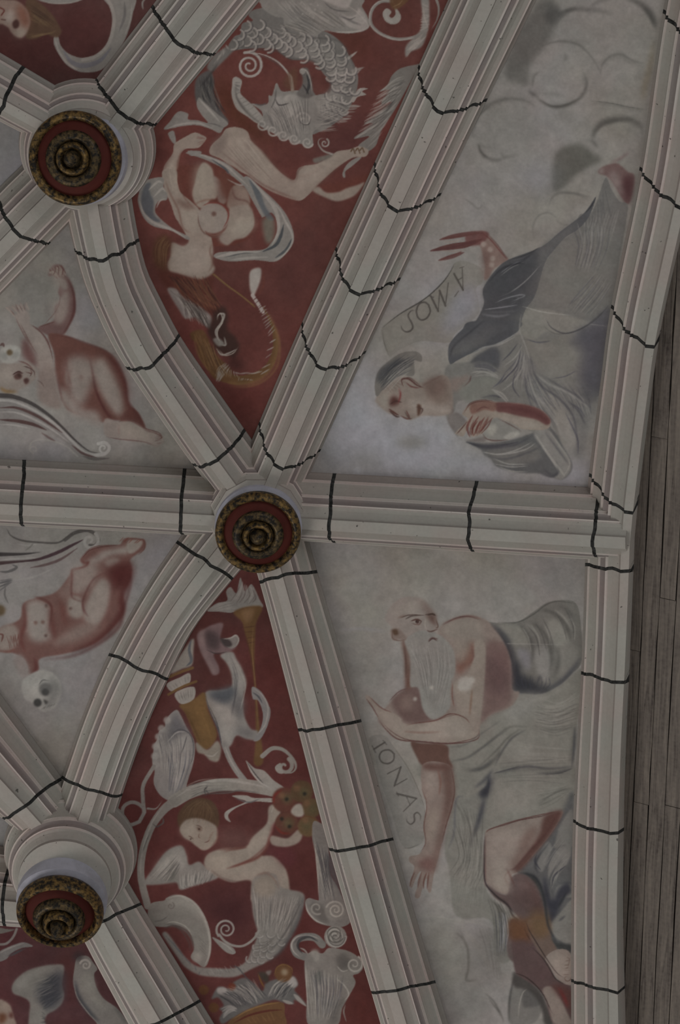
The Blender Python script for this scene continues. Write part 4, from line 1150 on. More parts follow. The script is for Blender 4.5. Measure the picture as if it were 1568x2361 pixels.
CLIP[0] = PMASK['amos']
paint('''
@ 700 480 3.136
g U 90 .9 : 620 620 800 420 900 200 960 120 860 380 760 560 560 740 440 960 300 1300 200 1568 100 1560 330 1050
g U 60 .8 : 880 580 1000 520 1240 560 1260 720 1150 860 1000 950 860 980 900 760
@ 750 760 3.136
g 7c7c82 70 .95 : 200 330 340 250 360 500 560 650 860 620 920 760 1000 860 800 960 500 980 200 980 40 1000 0 760
g 7b7b82 60 .9 : 400 860 700 800 900 900 1200 960 1300 1080 900 1080 500 1030 100 1010
g 5e5b54 24 .8 : 500 800 620 770 740 800 700 850 560 850
g 605d57 40 .6 : 240 900 420 940 360 1010 180 1000
c 7f7f84 26 .6 30 : 460 970 610 980 540 880 870 780 230 1020
@ 1068 850 3.136
g 76747c 50 .8 : 0 620 200 700 500 790 860 640 910 620 890 850 500 840 100 810
@ 1068 0 3.136
g 524f4b 12 .9 : 560 0 660 0 680 160 600 320 480 480 470 620 400 600 300 560 320 420 420 200 500 80
g 403e3c 12 .8 : 600 60 680 50 720 110 660 180 600 160
t 42403d 24 .75 b 14 : 690 170 740 100 800 66 900 72 1000 80 1090 105
t 42403d 18 .7 b 12 : 920 50 980 10 1060 -10
t 45433f 44 .8 b 16 : 1180 -10 1270 20 1340 80 1380 150 1392 210
t 4e4b47 16 .7 b 10 : 690 300 770 300 850 325
t 4e4b47 14 .7 b 10 : 730 380 745 420 720 440
t 504d49 22 .6 b 12 : 490 600 510 540 545 520
t 4a4743 22 .75 b 10 : 860 540 890 600 880 660 840 710 780 750 700 772 620 765 550 720 500 660
t 3f3d3a 20 .7 b 10 : 470 650 500 680 520 690
t 514e4a 18 .6 b 12 : 520 670 640 680 740 690
c 7b7772 20 .7 20 : 635 635
t 514e4a 16 .6 b 8 : 930 740 1040 750 1150 770 1240 790 1330 795
t 52504b 40 .6 b 20 : 1000 480 1040 430 1120 395 1200 440 1290 455
t 524f4b 30 .7 b 16 : 80 1000 70 900 110 820 190 760 300 720 420 720 500 750
t 4b4844 22 .75 b 10 : 110 1040 130 1100 170 1140 240 1160 300 1140
t 4b4844 16 .7 b 8 : 265 1080 290 1130 340 1130 400 1115
t 4f4c48 14 .6 b 8 : 110 1040 150 1060 200 1070
t 484541 40 .8 b 14 : 935 1020 950 950 1000 890 1080 866 1200 862 1270 900 1300 960
t 4b4844 16 .7 b 8 : 930 1010 950 1040 980 1066
g 4d4b45 10 .9 : 650 1190 680 1100 760 1050 860 1050 940 1110 1000 1160 900 1210 800 1280 720 1360 650 1380
g 6d6a70 50 .7 : 420 1280 560 1180 640 1200 640 1380 480 1400
t 514e4a 12 .6 b 6 : 640 1420 700 1390 820 1400 920 1430
t 5a4a30 36 .4 b 20 : 1380 290 1350 480 1310 640 1300 730
t 6e6a65 24 .5 b 16 : 1230 140 1300 260 1310 420 1250 560
t 6e6a65 20 .5 b 16 : 1100 200 1180 320 1200 400
g 6b6762 50 .6 : 700 180 860 100 1100 130 1250 260 1200 400 1000 420 850 300 700 280
g 6a6661 50 .6 : 120 860 260 780 420 800 500 900 460 1060 300 1120 150 1020
@ 1068 400 3.136
t 514e4a 10 .6 b 6 : 510 480 505 390 540 310 620 285 700 340
t 514e4a 10 .6 b 6 : 620 240 640 180 700 145 820 150 920 200
t 514e4a 8 .5 b 6 : 660 330 720 370 780 370
t 6f6b66 8 .5 b 4 : 0 130 200 100 400 120
@ 700 480 3.136
o painted_scroll | pale scroll lettered AMOS held by the upside-down prophet
g 6a655f 3 1 : 566 868 700 762 880 652 1000 542 1060 462 1092 398 1160 380 1290 440 1290 540 1250 582 1272 722 1240 792 1100 902 1050 972 850 962 700 1022 620 1072 582 982
f 68635c 3 1 : 566 868 700 762 880 652 1000 542 1060 462 1092 398 1130 395 1165 480 1150 600 1080 680 980 780 840 870 720 960 640 1040 600 1030 582 982
g 706e75 26 .8 : 1100 620 1230 560 1270 700 1180 820 1050 900 1000 900 1040 760
t 423e3a 8 .9 b : 566 868 700 762 880 652 1000 542 1060 462 1092 398
t 4a4641 6 .7 b : 570 880 585 980 620 1070
t 423d39 13 .95 b : 806 738 776 744 756 778 780 826 790 862 770 888 740 894 714 876 704 848
t 423d39 12 .95 n : 905 700 915 750 890 795 850 808 822 780 818 730 840 690 876 680 905 700
t 423d39 14 .95 n : 920 636 974 744
t 423d39 7 .95 n : 974 744 984 596
t 423d39 14 .95 n : 984 596 1026 706
t 423d39 7 .95 n : 1026 706 1046 540
t 423d39 6 .9 n : 905 632 940 644
t 423d39 13 .95 n : 1088 474 1154 592
t 423d39 7 .95 n : 1146 428 1154 592
t 423d39 6 .9 n : 1112 522 1148 502
t 423d39 6 .9 n : 1130 432 1160 424
t 423d39 6 .9 n : 1120 600 1092 640
o painted_prophet | upside-down prophet in a dark grey cloak with raised hand and bare forearm
f 6b5750 4 1 : 1270 165 1330 185 1400 262 1440 322 1482 372 1440 402 1375 442 1340 505 1305 515 1312 420 1285 300 1262 240
f 5f3b38 6 .9 : 1180 180 1300 165 1340 190 1300 250 1250 270 1180 260
s 5b3a37 34 .95 b : 985 228 1080 205 1200 185 1300 180
s 553330 46 .95 b : 920 308 1060 280 1180 262 1290 225
s 5b3a37 30 .9 b : 975 378 1070 350 1160 320
t 7a6c64 12 .7 b : 1010 245 1090 240 1140 225
t 75655d 10 .6 b : 960 300 1080 312 1180 300
c 81746c 20 .8 12 : 1365 365 1360 410 1300 260 1350 300
g 5a403a 16 .7 : 1290 330 1340 330 1330 480 1310 510
t 57403b 8 .8 b : 1330 185 1400 262 1445 325 1482 372
@ 1068 0 3.136
f 664e4b 4 1 : 975 1238 1000 1210 1050 1190 1112 1180 1150 1205 1195 1245 1238 1272 1222 1400 1192 1475 1140 1420 1080 1320 1030 1270 990 1260
f 4c2e30 12 .9 : 1150 1290 1230 1280 1220 1400 1192 1470 1150 1400
f 7b706b 8 .8 : 985 1225 1015 1218 1010 1250 985 1252
f 756663 12 .8 : 1060 1240 1120 1260 1150 1380 1180 1430 1120 1380 1060 1300
t 6b4c4c 14 .7 b 8 : 1060 1180 1130 1150 1200 1100
@ 1068 400 3.136
f 5b5855 3 1 : 1030 30 1070 110 1130 200 1190 230 1170 400 1130 620 1100 850 1075 960 1050 1110 1020 1350 1000 1600 700 1600 560 1480 470 1340 428 1190 405 1100 440 990 530 830 600 640 700 500 815 412 840 300 920 290 970 190
g 645f5a 60 .8 : 640 600 800 500 900 700 850 850 650 950 560 900
g 504e4b 70 .8 : 780 850 900 720 1080 560 1090 760 1000 860 860 900
h 716d69 10 12 .6 10 : 860 640 880 480 940 300 1040 560 1080 380 1120 260
h 4b4949 9 10 .6 10 : 850 480 890 380 900 320 1060 330 1040 220 1020 100
h 716d68 8 9 .5 10 : 780 1000 880 880 960 720 940 1010 1010 900 1060 800
h 4a4847 7 8 .5 10 : 760 1020 860 930 930 860 900 1030 980 930 1050 830
f 6a665f 6 1 : 440 992 620 985 760 1030 870 1060 920 1085 800 1140 690 1165 600 1140 520 1200 440 1190 408 1100
f 655f59 10 .9 : 440 1190 560 1220 700 1180 860 1150 820 1300 850 1500 700 1500 560 1420 480 1320
f 4a484a 14 .9 : 900 1110 1045 1100 1020 1350 1000 1500 860 1480 830 1380 800 1280 760 1220
f 48464a 8 .9 : 930 1080 1050 960 1050 1100 960 1100
t 3f3d3c 8 .8 b : 570 1070 600 1120 680 1160 790 1145 880 1105 1000 1010 1055 950
t 45433f 8 .7 b : 450 1200 540 1220 640 1205
t 4b4944 8 .6 b : 640 1490 740 1475 830 1440
t 78746f 6 .8 b : 870 1080 960 1095 1050 1105
t 726d67 10 .6 b : 420 1000 400 1100 440 1240
f 434244 3 1 : 960 168 905 320 820 412 740 462 650 562 590 652 520 882 452 982 412 1092 362 1172 232 1242 80 1282 -10 1318 -90 1340 -60 1220 60 1090 100 1052 150 942 140 852 172 782 242 690 330 622 562 532 700 422 872 288
f 3a3a3d 14 .8 : 150 900 180 790 300 680 480 600 560 640 500 780 400 860 250 900
f 535150 14 .8 : 560 540 700 430 830 330 790 420 640 540 560 680
t 6b6968 7 .7 b : 270 740 350 680 440 640
t 2b2b2e 12 .8 b : 260 720 360 660 440 650
t 6e6c6b 9 .8 b : 240 900 320 870 400 820 480 750 560 660
t 6b6968 8 .7 b : 250 960 340 950 400 900 330 890 250 910
t 656365 14 .7 b 6 : 180 1000 300 1000 400 990
t 757371 9 .8 b : 60 1300 130 1270 240 1242
t 747270 8 .8 b : 240 1242 330 1200 370 1150
t 302f31 10 .8 b : 330 625 450 590 560 530
t 2c2c2f 10 .8 b : 880 290 930 230 960 170
@ 750 760 3.136
f 5f5c58 4 1 : 895 250 1060 225 1200 120 1260 100 1380 40 1440 60 1460 200 1520 360 1600 500 1660 640 1700 800 1720 940 1700 1000 1650 960 1568 760 1500 740 1300 660 1240 520 1100 500 960 520 930 600 880 640 860 560 850 440 860 330
f 414144 3 1 : 890 130 930 60 990 0 1060 -60 1400 -60 1400 0 1340 60 1230 110 1060 170 960 220 900 246
f 575552 12 .7 : 900 150 1000 90 1100 60 1180 70 1060 140 950 180
t 757370 12 .8 b : 1060 170 1140 130 1230 110 1330 60 1400 10
f 4a4948 6 1 : 1050 240 1110 180 1230 130 1258 200 1250 280 1200 250 1120 225
f 63625b 8 .9 : 980 430 1060 370 1180 340 1250 370 1200 420 1240 490 1150 490 1080 520 1000 510
f 504f4c 8 .9 : 1120 490 1200 460 1270 500 1230 510
h 45434a 9 12 .7 10 : 1300 330 1380 240 1430 150 1560 420 1540 300 1480 200
h 77736f 10 10 .6 10 : 1280 360 1360 260 1420 120 1520 480 1470 360 1450 220
h 46444a 8 7 .7 8 : 1060 280 1150 290 1230 310 1080 230 1170 250 1240 290
h 77736e 8 5 .7 8 : 1060 330 1160 320 1260 350 1080 280 1160 290 1250 330
t 44434a 12 .8 b : 1210 420 1260 380 1300 320
t 7a7671 14 .8 b : 1200 430 1270 480 1320 530
g 66625d 30 .8 : 1430 150 1500 300 1620 480 1700 560 1600 560 1500 400
h 48464a 11 9 .7 12 : 1480 280 1580 420 1680 560 1440 330 1500 560 1660 760
h 76726d 9 7 .6 12 : 1500 320 1600 460 1690 600 1460 380 1540 600 1680 820
f 5f5855 6 1 : 880 640 960 600 1040 700 960 760 1000 800 1140 780 1150 810 1000 800 930 740
@ 1068 850 3.136
g 5c5957 12 .9 : 500 0 1010 -20 980 150 940 330 910 420 880 600 800 640 820 500 760 340 660 180
g 4b494b 22 .8 : 820 60 990 -10 980 160 900 250 840 160
h 48464a 9 8 .6 10 : 520 40 640 160 720 300 820 40 900 200 920 330
h 77736e 8 8 .6 10 : 560 60 680 160 780 340 840 160 900 260 930 360
t 45434a 12 .7 b : 780 250 840 290 880 350
t 45434a 14 .7 b : 740 320 790 420 830 520 830 620
f 4c4b4b 4 1 : 20 528 110 538 260 530 400 500 520 460 640 440 720 560 790 700 740 790 660 790 560 760 440 755 330 735 240 705 200 650 150 620 120 580
f 6b6763 5 1 : 510 470 600 430 680 520 780 700 720 800 660 788 692 740 600 610
f 595653 8 .9 : 150 600 300 580 480 540 540 560 560 640 440 690 260 700 200 650
t 7a7773 10 .8 b : 140 600 250 620 380 590 500 530
t 7a7773 9 .8 b : 220 650 330 690 480 690
t 77746f 8 .8 b : 250 705 350 740 470 745
t 77736e 14 .8 b : 520 480 600 600 680 720 690 780
t 3b3a3e 20 .9 b : 20 530 130 560 270 555 400 530
t 77736d 14 .8 b : 620 450 700 560 770 680 720 790
t 3d3c3f 14 .8 b 6 : 560 760 640 780 690 745
o painted_prophet_head | profile head with dark grey swept hair of the upside-down prophet
@ 700 480 3.136
f 6e625a 5 1 : 522 1380 560 1300 620 1258 700 1215 800 1235 870 1262 1000 1208 1062 1250 1082 1400 1062 1480 980 1502 870 1500 800 1522 770 1532 700 1502 630 1490 570 1450 530 1410
f 605249 12 .7 : 880 1270 1000 1220 1050 1300 1040 1400 960 1430 900 1360
f 7d736b 12 .8 : 760 1390 860 1400 960 1420 1060 1430 1050 1480 940 1480 820 1480
f 757067 12 .8 : 530 1380 600 1310 620 1400 600 1460 545 1420
f 5a5651 3 1 : 518 1250 540 1180 600 1118 700 1050 800 1034 852 1062 852 1112 800 1100 802 1152 792 1212 700 1212 600 1272 535 1362 515 1310
f 3c3c3e 8 .9 : 530 1230 560 1160 640 1110 700 1080 690 1130 600 1190 545 1260
h 37373a 7 9 .7 6 : 540 1240 640 1140 820 1060 560 1330 660 1230 780 1170
h 7a7670 6 8 .6 6 : 560 1260 660 1170 800 1090 560 1330 660 1240 760 1190
t 4a2b28 12 .9 b : 720 1290 710 1240 760 1235 820 1280 870 1300
t 5a3330 12 .8 b : 740 1260 780 1290 840 1300
f 472824 8 .9 : 622 1400 640 1360 680 1370 690 1410 650 1430 625 1430
t 6b3030 12 .8 b 6 : 690 1300 700 1350 690 1400
t 4a2c26 14 .9 b : 615 1450 650 1475 690 1500
t 55362f 12 .8 b : 700 1500 740 1520 770 1525
t 5a3d36 12 .9 b : 740 1460 760 1500 770 1525
f 4a3026 6 .9 : 822 1420 850 1430 845 1480 825 1500
t 57403a 9 .7 b 4 : 850 1290 940 1240 1010 1205
t 5d4a44 9 .6 b 4 : 1040 1500 1080 1470 1060 1420
f 6a5b54 8 .8 : 1060 1240 1140 1220 1200 1210 1160 1290 1090 1330
t 4f3330 12 .7 b : 1160 1290 1200 1250 1210 1210
h 55463f 6 7 .5 6 : 600 1300 640 1340 700 1230 760 1260
o painted_forearm | bare red-shaded forearm and hand of the upside-down prophet
@ 750 760 3.136
f 75695f 3 1 : 1015 565 1060 525 1140 508 1230 522 1400 532 1520 562 1590 600 1630 660 1600 720 1450 722 1330 692 1220 650 1160 735 1060 775 1040 700 1000 770 950 758 945 740 1030 650 990 612
f 5c3836 5 .95 : 1230 528 1400 535 1520 562 1590 605 1630 660 1600 690 1520 650 1400 625 1300 600 1240 590
f 7d746b 10 .8 : 1280 630 1400 640 1540 680 1580 715 1450 715 1330 685
f 6e4e44 6 .9 : 1050 540 1130 512 1230 530 1225 590 1150 580 1060 610
h 5d2f2a 16 5 .9 6 : 1080 620 1040 700 1055 770 1210 640 1160 700 1130 735
h 7d675d 7 4 .6 6 : 1090 630 1060 700 1070 755 1190 640 1150 690 1130 730
t 4c302c 7 .8 b : 1015 565 1060 525 1140 508 1230 520
t 5d3d38 10 .8 b : 1090 590 1140 560 1190 570
t 4f3733 9 .9 b : 950 755 990 710 1030 660
f 6a6762 5 1 : 1140 740 1220 640 1300 660 1400 710 1400 760 1300 800 1200 790
f 827e75 8 .9 : 1160 720 1220 680 1240 720 1200 770
f 827e77 6 .9 : 1290 770 1380 735 1405 760 1320 795
t 4a3a36 7 .8 b : 1130 740 1170 790 1250 800 1340 795
''', 'amos')
CLIP[0] = PMASK['jonas']
paint('''
@ 700 1300 3.136
g 726f74 40 .8 : 120 60 180 190 260 360 330 620 400 860 420 980 380 900 330 700 240 470 150 250
g 5f5b56 90 .5 : 300 480 520 420 620 640 640 900 480 900 380 800
g 6f6b66 60 .5 : 800 60 1200 40 1500 120 1400 330 1000 220
t 76747a 14 .6 b 10 : 270 480 420 470 600 490
@ 1068 1300 3.136
g 615c5c 90 .6 : 500 0 870 0 860 300 700 250 560 200
@ 950 1961 3.92
g 5e5a56 60 .7 : 140 700 300 660 480 760 640 900 700 1100 720 1400 600 1568 330 1568 260 1300 180 1000
g 6c6861 40 .7 : 170 760 330 700 440 800 480 960 480 1120 300 1300 220 1050
t 716d66 22 .6 b 10 : 60 570 200 600 420 640 560 640 720 660
t 716d66 30 .6 b 16 : 440 650 540 800 640 940 720 1120
t 504c48 16 .6 b 10 : 480 820 510 900 520 1040 490 1160 560 1170 620 1180
t 4b4843 14 .6 b 8 : 400 740 450 790 490 870
t 44413d 14 .7 b 8 : 690 1330 740 1400 800 1470 830 1560
h 524e4a 12 9 .4 20 : 600 700 660 850 700 1060 760 700 780 900 800 1200
h 6f6b64 10 7 .4 20 : 340 60 380 300 440 600 560 60 560 300 600 600
@ 700 1700 3.136
o painted_scroll | pale scroll lettered IONAS beside the bearded prophet
f 68645f 3 .9 : 480 0 590 -10 660 90 740 210 800 330 850 450 880 560 880 680 850 770 760 800 700 760 640 560 560 330 510 120
t 4d4944 6 .7 b : 600 0 680 110 760 230 830 380 875 520 882 650
t 4d4944 8 .6 b : 720 800 770 800 840 770
t 433f3b 12 .95 n : 508 86 588 36
t 433f3b 6 .9 n : 496 62 520 110
t 433f3b 6 .9 n : 574 22 600 52
t 433f3b 11 .95 n : 655 120 650 165 610 190 565 178 548 138 570 100 620 92 655 120
t 433f3b 7 .95 n : 606 264 704 214
t 433f3b 13 .95 n : 704 214 656 352
t 433f3b 7 .95 n : 656 352 748 300
t 433f3b 13 .95 n : 676 408 816 442
t 433f3b 7 .95 n : 816 442 722 536
t 433f3b 6 .9 n : 744 428 772 494
t 433f3b 6 .9 n : 672 396 686 424
t 433f3b 11 .95 b : 742 576 750 610 776 628 802 604 800 560 824 544 846 570 842 608
o painted_prophet | half-naked bearded prophet with pale loincloth and crossed bare legs
@ 700 1700 3.136
f 63605a 5 1 : 1040 60 1100 0 1260 -60 1420 -40 1568 -120 1568 600 1320 660 1300 900 1330 1120 1480 1300 1500 1600 1380 1600 1360 1330 1150 1310 1080 1240 1060 1000 1020 800 1060 560 1100 400 1070 210
g 6a665f 50 .8 : 1080 620 1200 520 1280 700 1260 1000 1200 1240 1120 1200 1080 900
h 4f4c47 14 9 .5 16 : 1080 440 1180 640 1130 900 1290 560 1270 860 1240 1150
h 716d66 12 9 .5 16 : 1100 500 1140 800 1100 1100 1300 700 1290 950 1270 1250
t 4d4a45 12 .7 b 6 : 1070 165 1180 155 1260 110 1350 30
t 403e3b 22 .7 b 12 : 1190 240 1280 200 1380 130 1440 60
t 4a4742 16 .6 b 10 : 1220 350 1330 290 1370 210
f 2d2d33 10 .9 : 1265 410 1310 350 1350 270 1370 290 1340 390 1310 430
t 35343a 26 .7 b 12 : 1310 400 1290 500 1270 600 1250 680
t 3f3d3c 16 .6 b 10 : 1250 650 1230 720
h 45433f 10 8 .5 14 : 1340 1180 1380 1300 1400 1560 1440 1180 1480 1320 1490 1560
h 7b787c 10 4 .6 8 : 1410 1320 1430 1420 1420 1560 1460 1320 1475 1420 1480 1560
@ 950 1961 3.92
h 47443f 12 8 .6 12 : 700 440 780 560 800 900 840 500 880 640 890 900
h 7d7a7c 12 4 .7 8 : 800 560 830 640 810 860 860 560 880 660 870 820
f 5c5955 6 .9 : 890 1260 1000 1240 1100 1260 1180 1330 1180 1420 1100 1560 880 1560
f 474543 8 .9 : 1000 1260 1080 1260 1160 1330 1150 1400 1060 1420 1000 1400
t 77736c 12 .7 b : 960 1520 970 1400 1000 1290 1040 1250
t 3a3837 16 .8 b 6 : 880 1540 880 1380 900 1240 930 1130
@ 1068 1300 3.136
f 5b5853 3 1 : 85 388 200 422 380 422 500 352 600 284 700 262 812 282 850 420 858 700 780 800 720 862 600 930 480 942 360 912 350 800 320 650 270 532 180 432
f 69665f 8 .9 : 260 450 380 440 430 480 480 580 380 590 340 540
f 6c6962 8 .9 : 600 440 660 400 740 480 770 580 660 590
f 706d69 8 .8 : 520 620 600 600 640 720 600 850 530 780
f 69666a 10 .8 : 390 620 480 640 480 760 430 740
f 69655f 10 .8 : 700 600 800 600 840 640 760 800 700 820
t 42403d 20 .8 b 8 : 400 430 460 500 500 600 500 720
t 45433f 24 .8 b 8 : 470 410 560 470 620 570 640 700 620 800
t 45433f 34 .8 b 10 : 560 330 660 360 740 440 780 560
t 4c4a46 24 .8 b 8 : 680 300 760 340 810 420
t 76736c 14 .7 b 6 : 660 330 730 390 790 480
t 76736c 10 .6 b 6 : 460 430 530 510 560 580
t 4b4945 24 .7 b 10 : 690 620 690 720 660 820
t 2f2f34 34 .8 b 12 : 190 430 280 500 340 610 380 740 400 850
f 27272c 16 .95 : 350 760 400 700 420 800 480 830 560 880 640 900 600 935 480 942 360 912
t 34343a 30 .8 b 12 : 600 910 700 860 780 780 850 680
t 2c2c31 16 .7 b 8 : 540 860 560 800
t 7d7974 6 .6 b : 100 565 280 575 480 580 800 585
f 67635c 4 1 : 100 1180 200 1092 330 1020 410 945 560 944 700 880 855 760 850 1000 820 1200 800 1480 700 1530 230 1510 150 1620 -60 1700 -340 1500 -100 1290 60 1270
g 75716c 30 .8 : 300 1060 440 960 560 950 520 1040 380 1140
g 6f6b64 40 .8 : 320 1260 500 1240 560 1380 440 1440 320 1400
h 55524d 9 12 .6 10 : 540 1020 680 1050 830 1000 500 1190 640 1210 830 1180
h 736f68 9 9 .6 10 : 560 980 700 1000 840 920 520 1150 660 1170 830 1120
t 4b4843 12 .7 b 6 : 0 1410 120 1340 220 1260 340 1180 480 1180
t 47443f 12 .7 b 6 : 100 1480 240 1350 320 1260 420 1190
t 403e3a 20 .7 b 10 : 20 1490 140 1480 240 1400 270 1330
t 5a5751 12 .6 b 6 : -200 1460 -40 1420 60 1390
t 43403e 26 .7 b 12 : 810 1180 800 1300 770 1440
@ 1068 1700 3.136
f 68645d 3 1 : 205 255 400 205 640 222 800 200 805 430 720 535 560 572 400 602 200 662 150 695 178 480 190 350
g 6f6b64 30 .8 : 260 420 420 340 500 420 460 540 300 580
f 55544f 12 .8 : 230 255 420 210 640 225 780 210 780 250 600 260 420 240 260 280
t 3c3a3b 9 .8 b : 215 262 300 240 420 205
t 3b393a 10 .8 b : 590 268 700 258 790 225
h 56544e 9 7 .5 10 : 560 520 660 470 780 380 520 430 620 400 780 340
h 75716a 8 6 .5 10 : 540 470 640 440 760 400 480 330 620 330 760 330
t 35353f 12 .8 b 4 : 195 270 190 330 180 380
t 4b312e 8 .9 b : 155 690 200 662 300 635 400 602 560 572 650 545 715 532
o painted_foliage | dark leaves and shadows behind the bearded prophet's legs
f 4b4a4a 8 1 : 715 540 805 440 800 1500 780 1560 700 1540 640 1480 610 1330 590 1240 570 1140 520 1060 430 985 400 970 480 870 600 720
f 65625e 5 .95 : 620 940 700 800 780 790 760 900 690 990 640 1100 640 1170 620 1040
f 605e5b 5 .95 : 540 900 600 760 640 800 580 960 550 960
f 67645f 5 .95 : 660 1170 680 1080 760 1060 800 1090 800 1150 740 1160 680 1180
f 67645f 5 .95 : 640 1340 700 1270 800 1180 800 1490 700 1470 650 1420
f 615e5a 4 .9 : 700 640 790 520 795 780 720 780 660 800 680 700
f 2b2b33 8 .9 : 590 1000 640 1180 690 1090 760 1050 780 1120 720 1170 680 1270 630 1340 610 1260 580 1120
f 2c2d2c 8 .9 : 430 980 520 1000 560 1090 590 1230 620 1400 660 1500 690 1540 620 1470 560 1200 480 1040
t 35343a 14 .8 b : 640 1080 660 1000 740 930
t 34333a 14 .8 b : 560 960 520 900 530 850
t 3a3a3e 14 .8 b 6 : 690 1330 740 1290
@ 950 1961 3.92
f 2f3030 8 .9 : 1240 740 1290 820 1360 840 1440 850 1440 925 1340 905 1280 850
f 323333 8 .9 : 1300 1180 1440 1225 1450 1400 1420 1360 1360 1260
f 35312f 8 .9 : 930 1100 1040 1160 1160 1270 1230 1420 1280 1568 1200 1568 1160 1400 1060 1270 920 1230 910 1130
o painted_legs | bare red-brown shaded legs of the bearded prophet
@ 1068 1700 3.136
f 6c5f58 3 1 : 160 695 200 664 300 638 400 606 560 576 720 532 640 690 520 840 400 965 350 1000 380 1080 330 1135 240 1112 172 1056 155 900
f 7a6e66 18 .8 : 220 700 340 660 460 660 400 800 300 930 220 960 190 860
f 7c7168 14 .8 : 230 1060 280 980 320 1060 330 1120 270 1110
f 4e322d 8 .9 : 590 572 718 532 650 680 520 840 410 968 370 950 470 820 550 700
f 5f4a43 14 .7 : 440 700 540 640 480 800 380 930 340 920 400 820
t 56322f 12 .8 b 4 : 160 700 155 880 160 1050 190 1090
t 5a3833 10 .7 b 6 : 340 960 300 1010 340 1080
f 504240 4 1 : 165 1060 240 1112 320 1135 340 1030 380 990 440 988 520 1056 568 1170 592 1300 620 1430 650 1520 700 1560 760 1620 350 1620 345 1330 420 1335 330 1230 220 1150
f 5b4845 18 .8 : 400 1010 480 1060 520 1160 480 1180 420 1120
f 4c3430 18 .7 : 480 1100 560 1180 580 1290 520 1260
f 5f4432 10 .85 : 440 1320 600 1300 618 1430 500 1440
f 5e3c2a 10 .9 : 345 1330 420 1335 480 1440 440 1480 350 1450
t 2c2422 14 .9 b 4 : 180 1085 240 1150 320 1210 360 1290 430 1340
@ 950 1961 3.92
f 493837 5 1 : 890 632 1020 680 1090 800 1130 900 1230 1020 1310 1170 1440 1235 1455 1568 1280 1568 1180 1290 1010 1160 935 1100 905 900
f 5c3b2a 14 .9 : 890 640 1000 670 1050 780 1080 840 1000 800 900 800
f 6b5e57 6 1 : 1180 1260 1260 1230 1340 1330 1420 1500 1450 1568 1290 1568 1230 1400
f 4f302c 12 .9 : 1260 1220 1400 1235 1450 1300 1450 1480 1380 1380
t 6b1f1f 26 .7 b 14 : 1330 1240 1380 1340 1410 1420
f 57473f 5 1 : 1050 630 1220 640 1262 800 1310 900 1250 960 1200 980 1120 870 1060 760
f 6b4e34 16 .5 : 1060 640 1210 640 1230 760 1120 780
f 70635c 4 1 : 1205 970 1310 895 1430 930 1442 1190 1400 1212 1350 1190 1300 1140 1250 1050
f 7b6f67 14 .8 : 1260 980 1360 960 1390 1100 1340 1140
t 4e3a32 9 .8 b : 1390 960 1420 980 1410 1050 1380 1080
q 4e3a32 8 40 .8 0 : 1400 1150
t 2c2221 12 .9 b : 1090 880 1180 970 1240 1060 1300 1160 1390 1212
t 33231f 12 .9 b : 1010 690 1040 760 1070 810
o painted_torso | stooping bare torso and folded arm of the bearded prophet
@ 700 1300 3.136
f 6d5f58 4 1 : 990 450 1100 392 1200 374 1310 402 1400 482 1460 575 1495 690 1505 900 1560 930 1500 1030 1350 1092 1270 1175 1255 1270 1060 1302 900 1292 690 1272 600 1202 540 1122 640 985 740 900 860 860 900 600
g 6f655d 16 .9 : 1000 450 1100 392 1210 376 1290 420 1300 560 1200 580 1090 560 1020 520
f 5d4844 10 .95 : 1315 590 1450 572 1495 690 1503 900 1490 1020 1350 1090 1285 1150 1305 950
f 503c3b 20 .7 : 1320 700 1370 680 1460 760 1480 880 1420 960 1340 900
f 5c4642 10 .95 : 640 985 745 900 850 870 900 1050 1000 1110 940 1142 740 1152 670 1062
f 68564f 14 .8 : 680 1000 760 940 800 1020 740 1070
f 6b3f32 12 .7 : 1210 570 1240 590 1230 720 1190 740 1120 800 1100 700
f 71665d 12 .8 : 1090 560 1200 580 1180 680 1110 720
f 74685f 5 1 : 1240 560 1312 582 1312 800 1292 1000 1272 1180 1254 1270 1060 1300 850 1286 690 1270 600 1202 545 1122 510 1042 448 970 468 952 560 1038 630 1070 700 1112 740 1160 940 1135 1060 1082 1110 1050 1090 950 1090 860 1180 800 1230 680
f 7d7269 14 .8 : 900 1160 1080 1110 1180 1160 1200 1240 1000 1270 800 1230
f 7a6f66 12 .8 : 560 1080 680 1110 730 1180 690 1230 620 1180
c 8a837c 50 .9 26 : 1170 870
c 8c857e 24 .9 16 : 1215 840 1140 890
t 5b3a34 9 .8 b : 740 1160 940 1135 1060 1085 1160 1110 1210 1160
t 58342f 12 .8 b 4 : 1000 440 1100 395 1200 378 1290 400
t 523431 9 .9 b : 540 1122 600 1202 690 1270 850 1286 1060 1300 1250 1270 1270 1190
t 6b4a40 9 .8 b : 1080 860 1075 950 1090 1040
t 66412f 12 .6 b 6 : 1220 900 1210 1000 1200 1100
t 5b3a34 9 .8 b : 450 970 500 1040 545 1120
t 5b3a34 8 .8 b : 470 955 560 1040 640 1075
t 6a4238 10 .6 b 4 : 720 1210 840 1220 1000 1215
f 573d35 4 1 : 775 1288 850 1296 1030 1310 1050 1400 1064 1480 870 1460 815 1390
o painted_forearm | bare forearm and spread hand hanging down beside the lettered scroll
@ 700 1700 3.136
f 6c5d56 3 1 : 870 188 1062 205 1092 370 1072 500 1032 640 1002 760 972 880 940 1000 922 1112 900 1112 892 1020 862 1080 842 1152 812 1162 806 1130 836 1050 850 970 820 1000 785 1085 768 1060 800 940 765 900 770 860 840 842 882 760 870 640 892 490 855 370
f 593f38 12 .85 : 990 205 1060 205 1090 370 1070 500 1030 640 990 800 950 960 930 940 970 760 1000 600 1020 420
f 7a6c64 14 .8 : 890 240 960 260 960 380 920 480 880 360
